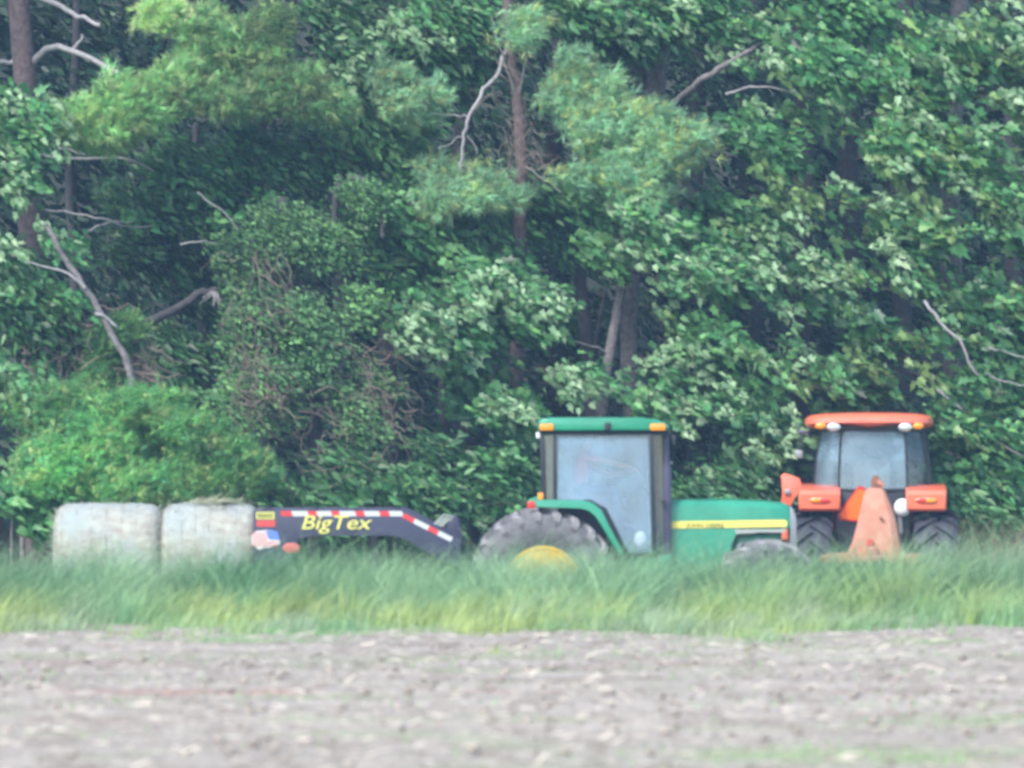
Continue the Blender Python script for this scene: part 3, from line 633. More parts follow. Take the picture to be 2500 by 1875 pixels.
# ------------------------------------------------------------------ grass
def blades(P, H, lean, wid, c0, c1, r, seg=3):
    n = len(P); yaw = r.uniform(0, 2 * PI, n); side = np.stack([np.cos(yaw), np.sin(yaw), np.zeros(n)], 1)
    ln = lean + r.normal(size=(n, 3)) * np.array((.35, .25, 0)); ln[:, 2] = 0
    rows = []
    cols = []
    for k in range(seg + 1):
        t = k / seg
        p = P + np.array((0, 0, 1)) * (H * (t - .18 * t * t))[:, None] + ln * (H * t * t)[:, None]
        w = (wid * (1 - .85 * t))[:, None] * side
        rows += [p - w, p + w]; cc = c0 * (1 - t) + c1 * t; cols += [cc, cc]
    V = np.stack(rows, 1).reshape(-1, 3); Cc = np.stack(cols, 1).reshape(-1, 3)
    q = np.array([(2 * k, 2 * k + 1, 2 * k + 3, 2 * k + 2) for k in range(seg)])
    Fc = (q[None] + (np.arange(n) * 2 * (seg + 1))[:, None, None]).reshape(-1, 4)
    return V, Fc, Cc

def gh(x, y): return base_h(y) + (fbm(x * .8, y * .8, 3, 5) - .5) * .12

def tussocks(nt, nb, y0, y1, ypow, rad):
    tx_ = rng.uniform(-10.5, 10.5, nt); ty_ = y0 + rng.random(nt) ** ypow * (y1 - y0)
    i = np.repeat(np.arange(nt), nb); n = len(i)
    off = rng.normal(size=(n, 2)) * (rad * rng.uniform(.6, 1.6, nt))[i][:, None]
    return tx_, ty_, i, off
def grass_tall():
    nt = 6800; tx_, ty_, i, off = tussocks(nt, 18, 74.4, 85, 1.15, .10); n = len(i)
    x = tx_[i] + off[:, 0]; y = ty_[i] + off[:, 1]
    ok = ty_ > 75.6 + 15 * (fbm(tx_ * .8, ty_ * .7, 3, 71) * -1 + .5) * -1 + rng.normal(size=nt) * .35
    remap = np.cumsum(ok) - 1; m_ = ok[i]; i = remap[i[m_]]; off = off[m_]; x, y = x[m_], y[m_]; tx_, ty_ = tx_[ok], ty_[ok]; nt = len(tx_); n = len(i)
    big = fbm(tx_ * .40, ty_ * .3, 3, 61); med = fbm(tx_ * 1.5, ty_ * .8, 3, 62)
    ramp = np.clip((ty_ - 75.2 - 3.2 * (med - .5) * 2) / 3.4, .14, 1)
    h = (1.18 + .45 * (big - .5) + .55 * (med - .5)) * rng.uniform(.62, 1.12, nt) * ramp
    h *= np.interp(tx_, [-8, -4.6, -3, 0, 3, 5, 8], [.94, .9, 1.0, 1.0, 1.02, .97, 1.1])
    H = h[i] * rng.uniform(.55, 1.08, n) + np.where(rng.random(n) < .08, rng.random(n) * .20, 0) * ramp[i]
    a = np.array((.20, .40, .20)); b = np.array((.045, .19, .06)); d = np.array((.42, .54, .18)); w = np.array((.36, .53, .28))
    c0 = np.tile(a, (nt, 1))
    def mixc(c0, col, noise, lo, hi, amt=1.0):
        t = (np.clip((noise - lo) / (hi - lo), 0, 1) * amt)[:, None]; return c0 * (1 - t) + col * t
    c0 = mixc(c0, b, fbm(tx_ * 1.0, ty_ * .5, 3, 66), .44, .54)
    c0 = mixc(c0, w, fbm(tx_ * 1.1, ty_ * .6, 3, 67), .50, .64, .8)
    c0 = mixc(c0, d, fbm(tx_ * .8, ty_ * .5, 3, 63) + (76.6 - ty_) * .09, .52, .66, .85)
    c0 = c0 * rng.uniform(.4, 1.6, (nt, 1)); tipc = np.array((.44, .63, .37)) * rng.uniform(.6, 1.3, (nt, 1))
    k = np.clip(.42 + 1.2 * (big - .5) + (ty_ - 78) * .05 + rng.normal(size=nt) * .15, .1, .85)[:, None]; c1 = c0 * (1 - k) + tipc * k
    j = rng.uniform(.8, 1.2, (n, 1)); P = np.stack([x, y, gh(x, y) - .02], 1)
    lean = np.zeros((n, 3)); lean[:, 0] = .22 + (rng.normal(size=nt) * .16)[i] + off[:, 0] * 2.2; lean[:, 1] = -.05 + off[:, 1] * 2.2
    v, f, c = blades(P, H, lean, np.full(n, .0065), c0[i] * j, c1[i] * j, rng)
    tag(np_mesh('tall_grass', v, f, 'grass', None, c), 'tall green grass leaning in the wind along the field bank', 'grass', None, 'stuff')
def grass_short():
    tx_, ty_, i_, off = tussocks(7600, 12, 66.5, 77.6, .8, .07)
    x = tx_[i_] + off[:, 0]; y = ty_[i_] + off[:, 1]; tb = rng.uniform(.6, 1.4, 7600)[i_]; n = len(x)
    edge = fbm(x * .8, y * .7, 3, 71); tuft = fbm(x * 3.5, y * 2.2, 2, 75)
    keep = rng.random(n) < np.clip((y - 71.6 - 17.0 * (edge - .5) + 3.5 * (tuft - .5)) / 4.5, 0, 1) ** 1.5
    x, y, tb = x[keep], y[keep], tb[keep]; n = len(x)
    H = tb * (.07 + .24 * np.clip((y - 72.5) / 4, 0, 1) + .22 * (fbm(x * 2.2, y * 1.2, 3, 72) - .45)) * rng.uniform(.5, 1.5, n)
    H = np.maximum(H, .03)
    a = np.array((.34, .50, .21)); b = np.array((.20, .41, .20)); d = np.array((.48, .55, .17)); w = np.array((.40, .48, .33))
    t = np.clip((fbm(x * 1.5, y * .9, 3, 73) - .35) / .3, 0, 1)[:, None]; c0 = b * (1 - t) + a * t
    t = np.clip((fbm(x * .9, y * .7, 3, 74) - .50) / .10, 0, 1)[:, None] * .8; c0 = c0 * (1 - t) + d * t
    t = np.clip((fbm(x * 1.2, y * .7, 3, 79) - .52) / .12, 0, 1)[:, None] * .7; c0 = c0 * (1 - t) + w * t
    c0 = c0 * tb[:, None] ** .6 * rng.uniform(.8, 1.2, (n, 1)); c1 = c0 * .7 + np.array((.40, .48, .28)) * .3
    P = np.stack([x, y, gh(x, y) * 1 - .02], 1)
    v, f, c = blades(P, H, np.array((.35, -.1, 0)), np.full(n, .008), c0, c1, rng, 2)
    tag(np_mesh('short_grass', v, f, 'grass', None, c), 'short yellow-green grass edging the bare field', 'grass', None, 'stuff')
def grass_seed():
    # tall tan seeding grass by the wood, right, and thinner behind the vehicles
    n = 7500
    z = rng.random(n); x = np.where(z < .60, rng.uniform(5.9, 9.0, n), rng.uniform(-9.5, 9, n)); y = rng.uniform(92.2, 95.5, n)
    H = np.where(z < .60, 2.05, 1.15) * rng.uniform(.6, 1.15, n)
    c0 = np.array((.13, .17, .08)) * rng.uniform(.7, 1.3, (n, 1)); c1 = np.array((.50, .44, .31)) * rng.uniform(.7, 1.2, (n, 1))
    P = np.stack([x, y, base_h(y) - .05], 1)
    v, f, c = blades(P, H, np.array((.12, -.02, 0)), np.full(n, .006), c0, c1, rng)
    # stalks just behind the bank in front of the orange tractor's wheels
    m = 650; x = rng.uniform(3.6, 6.6, m); y = rng.uniform(83, 88, m); P = np.stack([x, y, base_h(y) - .02], 1)
    H = (.80 - base_h(y)) * rng.uniform(.7, 1.04, m)
    p2 = blades(P, H, np.array((.08, 0, 0)), np.full(m, .004), np.tile((.2, .25, .12), (m, 1)), np.tile((.50, .47, .30), (m, 1)), rng)
    v, f, c = join([(v, f, c), p2])
    tag(np_mesh('seeding_grass', v, f, 'straw', None, c), 'tan seeding grass standing at the foot of the wood', 'grass', None, 'stuff')
def dell_grass():
    n = 16000
    x = rng.uniform(-10.5, 10.5, n); y = rng.uniform(84.5, 94.5, n); H = rng.uniform(.08, .3, n)
    c0 = np.array((.07, .17, .07)) * rng.uniform(.7, 1.3, (n, 1)); P = np.stack([x, y, gh(x, y) - .02], 1)
    v, f, c = blades(P, H, np.array((.2, 0, 0)), np.full(n, .008), c0, c0 * 1.4, rng, 2)
    tag(np_mesh('meadow_grass', v, f, 'grass', None, c), 'short green grass the tractors are parked on', 'grass', None, 'stuff')
grass_tall(); grass_short(); grass_seed(); dell_grass()

# clods, straw litter, sprouts on the field
def clods():
    n = 2200
    x = rng.uniform(-9, 9, n); y = 47.5 + rng.random(n) * 27; s = .010 + .028 * rng.random(n) ** 3
    t = (np.array([(1, 0, 0), (0, 1, 0), (-1, 0, 0), (0, -1, 0), (0, 0, .75), (0, 0, -.6)]) , np.array([(0, 1, 4), (1, 2, 4), (2, 3, 4), (3, 0, 4), (1, 0, 5), (2, 1, 5), (3, 2, 5), (0, 3, 5)]))
    col = np.array((.33, .29, .24)) * rng.uniform(.8, 1.25, (n, 1))
    v, f, c = place(t, np.stack([x, y, np.full(n, .02) + s * .3], 1), rng.normal(size=(n, 3)) * (1, 1, .2), np.array((0, 0, 1)) + rng.normal(size=(n, 3)) * .4, s * 1.6, col)
    tag(np_mesh('soil_clods', v, f, 'soil', None, c), 'crumbled dry soil clods strewn over the tilled field', 'soil clods', None, 'stuff')
    n = 2600
    x = rng.uniform(-9, 9, n); y = 47.5 + rng.random(n) * 27.5
    L = .05 + .12 * rng.random(n) ** 2; t = (np.array([(-.09, 0, 0), (.09, 0, 0), (.07, 1, 0), (-.07, 1, .0), (0, .5, .09)]), np.array([(0, 1, 4), (1, 2, 4), (2, 3, 4), (3, 0, 4)]))
    col = np.array((.62, .56, .46)) * rng.uniform(.6, 1.15, (n, 1))
    ax = np.stack([np.abs(rng.normal(size=n)) + .3, rng.normal(size=n) * .6, rng.normal(size=n) * .25 - .05], 1)
    v, f, c = place(t, np.stack([x, y, np.full(n, .045)], 1), ax, np.array((0, -.3, 1)) + rng.normal(size=(n, 3)) * .3, L, col)
    tag(np_mesh('stalk_litter', v, f, 'straw', None, c), 'pale dry stalk pieces littering the bare soil', 'crop litter', None, 'stuff')
    n = 9000
    x = rng.uniform(-9, 9, n); y = 47.5 + rng.random(n) * 26
    w = np.clip((fbm(x * .5, y * .9, 3, 51) - .5) * 4, 0, 1) * .6 + np.exp(-(((x - 2.6) / 1.6) ** 2 + ((y - 51.2) / 1.2) ** 2)) * 1.0 + np.exp(-(((x - 5.0) / 1.8) ** 2 + ((y - 55.8) / .9) ** 2)) * .8 + .03
    k = rng.random(n) < (w * .8); x, y = x[k], y[k]; n = len(x)
    c0 = np.array((.24, .42, .15)) * rng.uniform(.7, 1.3, (n, 1))
    v, f, c = blades(np.stack([x, y, np.full(n, -.02)], 1), rng.uniform(.04, .11, n), np.array((.3, 0, 0)), np.full(n, .012), c0, c0 * 1.2, rng, 2)
    tag(np_mesh('weed_sprouts', v, f, 'grass', None, c), 'bright green weed sprouts scattered in the bare soil', 'weeds', None, 'stuff')
clods()

# ------------------------------------------------------------------ wheels
def make_tyre(parent, c, R, rr, w, rub, lugm, nl=22, side=-1, name='tyre', skew=.22, lugh=.05):
    hw = w / 2
    bm = bmesh.new()
    lathe(bm, [(rr, -hw * .80), (rr + .03, -hw * .92), (rr + (R - rr) * .45, -hw * 1.05), (R - .10, -hw * 1.02), (R - lugh - .01, -hw * .86), (R - lugh, -hw * .45), (R - lugh, hw * .45), (R - lugh - .01, hw * .86), (R - .10, hw * 1.02), (rr + (R - rr) * .45, hw * 1.05), (rr + .03, hw * .92), (rr, hw * .80)], 64)
    ty = bm_obj(name, bm, rub, parent, True, c, angle=50)
    mesh = {}
    for s in (-1, 1):
        bm = bmesh.new(); rings = []
        for k in range(5):
            t = k / 4; yy = s * (hw * (-.06 + 1.12 * t)); th = skew * t; r1 = R - (.0 if t < .8 else .045 * (t - .8) / .2); r0 = r1 - lugh - .04
            hwid = .026 + .014 * t
            P = lambda r, a: Vector((r * math.sin(a), yy, r * math.cos(a)))
            rings.append([bm.verts.new(P(r0, th - hwid / R * 1.3)), bm.verts.new(P(r0, th + hwid / R * 1.3)), bm.verts.new(P(r1, th + hwid / R)), bm.verts.new(P(r1, th - hwid / R))])
        for a, b in zip(rings, rings[1:]):
            for q in range(4): bm.faces.new([a[q], a[(q + 1) % 4], b[(q + 1) % 4], b[q]])
        # shoulder bar running down the sidewall
        last = rings[-1]; th = skew; y2 = s * hw * 1.06
        P2 = [Vector((r_ * math.sin(a_), y2, r_ * math.cos(a_))) for r_, a_ in ((R - .20, th - .02), (R - .20, th + .025), (R - .16, th + .03), (R - .16, th - .03))]
        nv = [bm.verts.new(p) for p in P2]
        for q in range(4): bm.faces.new([last[q], last[(q + 1) % 4], nv[(q + 1) % 4], nv[q]])
        bm.faces.new(rings[0]); bm.faces.new(nv)
        bmesh.ops.recalc_face_normals(bm, faces=bm.faces)
        me = bpy.data.meshes.new('lug'); bm.to_mesh(me); bm.free(); me.materials.append(M[lugm]); mesh[s] = me
    for s in (-1, 1):
        for k in range(nl):
            link('lug', mesh[s], ty, (0, 0, 0), (0, 2 * PI * (k + (.5 if s > 0 else 0)) / nl, 0))
    return ty
def make_rim(parent, c, rr, w, m, side=-1, name='rim'):
    hw = w / 2; bm = bmesh.new()
    prof = [(rr + .015, side * hw * .86), (rr + .02, side * hw * .92), (rr - .015, side * hw * .92), (rr - .04, side * hw * .55), (rr - .05, side * hw * .20), (rr * .55, side * hw * .12), (rr * .5, side * hw * .35), (rr * .22, side * hw * .38), (rr * .20, side * hw * .6), (.02, side * hw * .6)]
    lathe(bm, prof, 48)
    rim = bm_obj(name, bm, m, parent, True, c, angle=40)
    bm = bmesh.new()
    for k in range(8):
        a = 2 * PI * k / 8; lathe(bm, [(.016, side * hw * .36), (.016, side * hw * .44), (.004, side * hw * .44)], 6, (rr * .36 * math.sin(a), 0, rr * .36 * math.cos(a)))
    bm_obj('wheel_bolts', bm, 'grey', rim)
    return rim

# ------------------------------------------------------------------ green tractor (seen from its right side, nose to the right)
GT = empty('green_tractor', ((1325 - 1250) / 180, 90, GZ), 'large green farm tractor with yellow stripe, seen side-on hitched to the trailer', 'tractor')
def gx(p): return (p - 1325) / 180
def gz(r): return (1600 - r) / 180
for s, nm in ((-1, ''), (1, '')):
    make_tyre(GT, (0, s * .95, 1.0), 1.0, .50, .52, 'rubber', 'rubber_pale', 22, s)
    make_rim(GT, (0, s * .95, 1.0), .50, .52, 'yellow', s)
for s in (-1, 1):
    fw = empty_rot = None
    ty = make_tyre(GT, (gx(1862), s * .86, .80), .80, .36, .42, 'rubber', 'rubber_pale', 18, s)
    rm = make_rim(GT, (gx(1862), s * .86, .80), .36, .42, 'yellow', s)
    ty.rotation_euler.z = rm.rotation_euler.z = math.radians(20)
# chassis and axles
one(box, 'chassis', 'black', GT, -.35, gx(1880), -.28, .28, .75, 1.25, .03)
bm = bmesh.new(); tube(bm, [(0, -.9, 1.0), (0, .9, 1.0)], .14, 12); tube(bm, [(gx(1862), -.8, .8), (gx(1862), .8, .8)], .10, 12); bm_obj('axle', bm, 'green', GT)
# hood : outline with soft top, side skirts
def hoodshape(bm):
    prof = lambda w, zt, zb: [(-w, zb), (-w, zt - .22), (-w * .96, zt - .09), (-w * .80, zt - .02), (-w * .4, zt), (w * .4, zt), (w * .80, zt - .02), (w * .96, zt - .09), (w, zt - .22), (w, zb)]
    st = [(gx(1632), .42, gz(1218), gz(1420)), (gx(1720), .42, gz(1217), gz(1420)), (gx(1800), .42, gz(1218), gz(1288)), (gx(1870), .41, gz(1221), gz(1288)), (gx(1912), .39, gz(1226), gz(1288)), (gx(1926), .35, gz(1236), gz(1290))]
    # the skirt cuts away over the front wheel
    st.insert(2, (gx(1778), .42, gz(1217), gz(1420))); st.insert(3, (gx(1788), .42, gz(1217), gz(1330)))
    rings = [[bm.verts.new((x, y, z)) for y, z in prof(w, zt, zb)] for x, w, zt, zb in st]
    for a, b in zip(rings, rings[1:]):
        for q in range(len(a) - 1): bm.faces.new([a[q], a[q + 1], b[q + 1], b[q]])
    bm.faces.new(rings[0]); bm.faces.new(rings[-1][::-1])
hd = one(hoodshape, 'hood', 'green', GT)
one(lambda bm: prism(bm, [(gx(1926), gz(1296)), (gx(1926), gz(1232)), (gx(1934), gz(1240)), (gx(1942), gz(1262)), (gx(1944), gz(1360)), (gx(1926), gz(1362))], -.34, .34, .02), 'grille', 'grey', GT)
for s in (-1, 1):
    y0 = s * .424
    one(lambda bm: prism(bm, [(gx(1628), gz(1271)), (gx(1912), gz(1267)), (gx(1919), gz(1272)), (gx(1917), gz(1284)), (gx(1638), gz(1288))], y0, y0 + s * .008), 'hood_stripe', 'stripe', GT)
text_obj('hood_lettering', 'JOHN DEERE', .078, 'darkgreen_ink', GT, (gx(1674), -.434, gz(1285)), 0, .002, .0015, 1.14)
one(lambda bm: prism(bm, [(gx(1796), gz(1302)), (gx(1790), gz(1290)), (gx(1916), gz(1289)), (gx(1914), gz(1297)), (gx(1806), gz(1300))], -.436, -.40), 'trim_strip', 'chrome', GT)
bm = bmesh.new(); tube(bm, [(gx(1783), -.43, gz(1380)), (gx(1785), -.43, gz(1330)), (gx(1795), -.43, gz(1306)), (gx(1850), -.43, gz(1299)), (gx(1905), -.43, gz(1300))], .016, 6); bm_obj('skirt_edge', bm, 'frame', GT)
one(box, 'engine', 'green', GT, gx(1788), gx(1900), -.30, .30, 1.1, gz(1300), .03)
one(box, 'front_weight', 'rust_dark', GT, gx(1908), gx(1936), -.30, .30, gz(1400), gz(1318), .03)
# front fender over near front wheel
# exhaust stack at the cab corner
bm = bmesh.new(); lathe(bm, [(.085, gz(1352)), (.085, gz(1140)), (.06, gz(1132)), (.05, gz(1060)), (.045, gz(1040)), (.001, gz(1040))], 20, (gx(1622), -.52, 0), 'z'); bm_obj('exhaust_stack', bm, 'stack', GT)
one(box, 'exhaust_bracket', 'grey', GT, gx(1612), gx(1640), -.50, -.44, gz(1131), gz(1126), .003)
# cab
def cabframe(bm):
    for s in (-1, 1):
        y0, y1 = (s * .80, s * .74)
        prism(bm, [(gx(1322), gz(1222)), (gx(1318), gz(1056)), (gx(1328), gz(1056)), (gx(1333), gz(1222))], min(y0, y1), max(y0, y1), .008)   # rear post
        prism(bm, [(gx(1350), gz(1218)), (gx(1349), gz(1056)), (gx(1358), gz(1056)), (gx(1359), gz(1218))], min(y0, y1), max(y0, y1), .008)   # middle post
        prism(bm, [(gx(1588), gz(1345)), (gx(1581), gz(1056)), (gx(1592), gz(1056)), (gx(1600), gz(1345))], min(y0, y1), max(y0, y1), .008)   # front post
        prism(bm, [(gx(1316), gz(1060)), (gx(1316), gz(1050)), (gx(1628), gz(1050)), (gx(1628), gz(1060))], min(y0, y1), max(y0, y1), .008)
        prism(bm, [(gx(1330), gz(1226)), (gx(1330), gz(1216)), (gx(1440), gz(1218)), (gx(1478), gz(1240)), (gx(1532), gz(1345)), (gx(1600), gz(1345)), (gx(1600), gz(1352)), (gx(1520), gz(1352)), (gx(1470), gz(1250)), (gx(1436), gz(1228))], min(y0, y1), max(y0, y1), 0)
    for xa in (1318, 1612):
        prism(bm, [(gx(xa), gz(1058)), (gx(xa), gz(1050)), (gx(xa + 10), gz(1050)), (gx(xa + 10), gz(1058))], -.74, .74)
        prism(bm, [(gx(xa), gz(1228)), (gx(xa), gz(1218)), (gx(xa + 10), gz(1218)), (gx(xa + 10), gz(1228))], -.74, .74)
    for s in (-1, 1):
        tube(bm, [(gx(1620), s * .55, gz(1225)), (gx(1616), s * .55, gz(1056))], .03, 6)
one(cabframe, 'cab_frame', 'frame', GT)
def pane(bm, outline, y, t=.006, bulge=0): prism(bm, outline, y - t / 2, y + t / 2)
door = [(gx(1359), gz(1216)), (gx(1358), gz(1061)), (gx(1581), gz(1061)), (gx(1588), gz(1344)), (gx(1533), gz(1344)), (gx(1479), gz(1238)), (gx(1441), gz(1217))]
def tilt_pane(name, outline, y, m, dy):
    """pane leaning in towards the roof by dy"""
    bm = bmesh.new(); prism(bm, outline, -.003, .003)
    zs = [v.co.z for v in bm.verts]; z0, z1 = min(zs), max(zs)
    for v in bm.verts: v.co.y += y + dy * (v.co.z - z0) / (z1 - z0)
    return bm_obj(name, bm, m, GT, False)
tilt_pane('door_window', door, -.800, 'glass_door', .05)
tilt_pane('door_window', door, .800, 'glass_clear', -.05)
for s in (-1, 1):
    tilt_pane('quarter_window', [(gx(1333), gz(1216)), (gx(1329), gz(1061)), (gx(1349), gz(1061)), (gx(1350), gz(1216))], s * .77, 'glass_clear', -s * .02)
    tilt_pane('front_side_window', [(gx(1600), gz(1340)), (gx(1592), gz(1061)), (gx(1614), gz(1061)), (gx(1618), gz(1340))], s * .66, 'glass_clear', -s * .02)
one(box, 'rear_window', 'glass_clear', GT, gx(1321), gx(1322), -.70, .70, gz(1215), gz(1061), 0)
one(box, 'windscreen', 'glass_clear', GT, gx(1622), gx(1623), -.52, .52, gz(1215), gz(1061), 0)
# roof
def roof(bm):
    prism(bm, [(gx(1316), gz(1050)), (gx(1314), gz(1030)), (gx(1320), gz(1022)), (gx(1345), gz(1019)), (gx(1570), gz(1019)), (gx(1604), gz(1024)), (gx(1630), gz(1036)), (gx(1632), gz(1044)), (gx(1622), gz(1050))], -.84, .84, .03, 3)
rf = one(roof, 'roof', 'green', GT)
for xa, xb in ((1317, 1351), (1584, 1622)):
    for s in (-1, 1): one(box, 'roof_light', 'amber', GT, gx(xa), gx(xb), min(s * .82, s * .87), max(s * .82, s * .87), gz(1050), gz(1033), .02, 3)
one(box, 'roof_latch', 'frame', GT, gx(1474), gx(1489), -.865, -.83, gz(1050), gz(1030), .006)
one(box, 'roof_seal', 'frame', GT, gx(1318), gx(1626), -.80, .80, gz(1056), gz(1050) - .001, .004)
one(box, 'rear_lamp', 'white', GT, gx(1308), gx(1318), -.80, -.70, gz(1068), gz(1054), .01)
# fenders
for s in (-1, 1):
    ya, yb = (-1.22, -.76) if s < 0 else (.76, 1.22)
    out = [(1290, 1234), (1291, 1222), (1310, 1216), (1420, 1217), (1446, 1224), (1466, 1241), (1519, 1346), (1508, 1350), (1453, 1254), (1436, 1240), (1415, 1234)]
    one(lambda bm: prism(bm, [(gx(a), gz(b)) for a, b in out], ya, yb, .012), 'fender', 'green', GT)
one(box, 'fender_lamp', 'red_lens', GT, gx(1287), gx(1306), -1.24, -1.10, gz(1236), gz(1219), .01)
one(box, 'marker_lamp', 'amber', GT, gx(1312), gx(1326), -1.0, -.9, gz(1216), gz(1199), .012)
# interior
inner = [(1362, 1216), (1362, 1206), (1440, 1202), (1480, 1212), (1505, 1250), (1530, 1340), (1532, 1400), (1362, 1400)]
one(lambda bm: prism(bm, [(gx(a), gz(b)) for a, b in inner], -.72, -.60, .01), 'inner_fender', 'dash', GT)
one(lambda bm: prism(bm, [(gx(a), gz(b)) for a, b in inner], .60, .72, .01), 'inner_fender', 'dash', GT)
one(box, 'cab_floor', 'dash', GT, gx(1330), gx(1612), -.70, .70, gz(1360), gz(1350), .01)
st = one(box, 'seat', 'seat', GT, gx(1385), gx(1472), -.26, .26, gz(1240), gz(1212), .04, 3)
one(lambda bm: prism(bm, [(gx(1385), gz(1225)), (gx(1378), gz(1110)), (gx(1392), gz(1100)), (gx(1404), gz(1225))], -.25, .25, .03), 'seat_back', 'seat', GT)
one(box, 'seat_base', 'dash', GT, gx(1405), gx(1455), -.2, .2, gz(1352), gz(1240), .02)
one(box, 'steering_console', 'dash', GT, gx(1585), gx(1612), -.18, .18, gz(1350), gz(1208), .02)
bm = bmesh.new(); tube(bm, [(gx(1598), 0, gz(1215)), (gx(1572), 0, gz(1188))], .025, 8)
ct = Vector((gx(1570), 0, gz(1186))); ax = Vector((-.5, 0, .86)); u = Vector((0, 1, 0)); v_ = ax.cross(u)
tube(bm, [ct + (u * math.cos(a) + v_ * math.sin(a)) * .20 for a in [2 * PI * k / 20 for k in range(21)]], .014, 6)
tube(bm, [ct - u * .2, ct + u * .2], .012, 6); bm_obj('steering_wheel', bm, 'frame', GT)
one(ball, 'white_blob', 'white', GT, (gx(1562), -.48, gz(1316)), .10, (.85, .8, 1.25))  # white ball made up to give a bright blob in the cab
one(box, 'fuel_tank', 'green', GT, gx(1530), gx(1640), -.72, -.30, .55, gz(1352), .06, 3)
bm = bmesh.new()
for k in range(3): box(bm, gx(1545), gx(1600), -.95, -.73, .45 + .28 * k, .48 + .28 * k, .005)
bm_obj('step', bm, 'black', GT)
bm = bmesh.new(); tube(bm, [(gx(1625), -.75, gz(1060)), (gx(1640), -.95, gz(1070)), (gx(1640), -1.0, gz(1078))], .012, 6); box(bm, gx(1637), gx(1645), -1.12, -.95, gz(1085), gz(1060), .01); bm_obj('mirror', bm, 'frame', GT)
bm = bmesh.new(); box(bm, -1.0, -.3, -.1, .1, .48, .60, .02); bm_obj('drawbar', bm, 'black', GT)

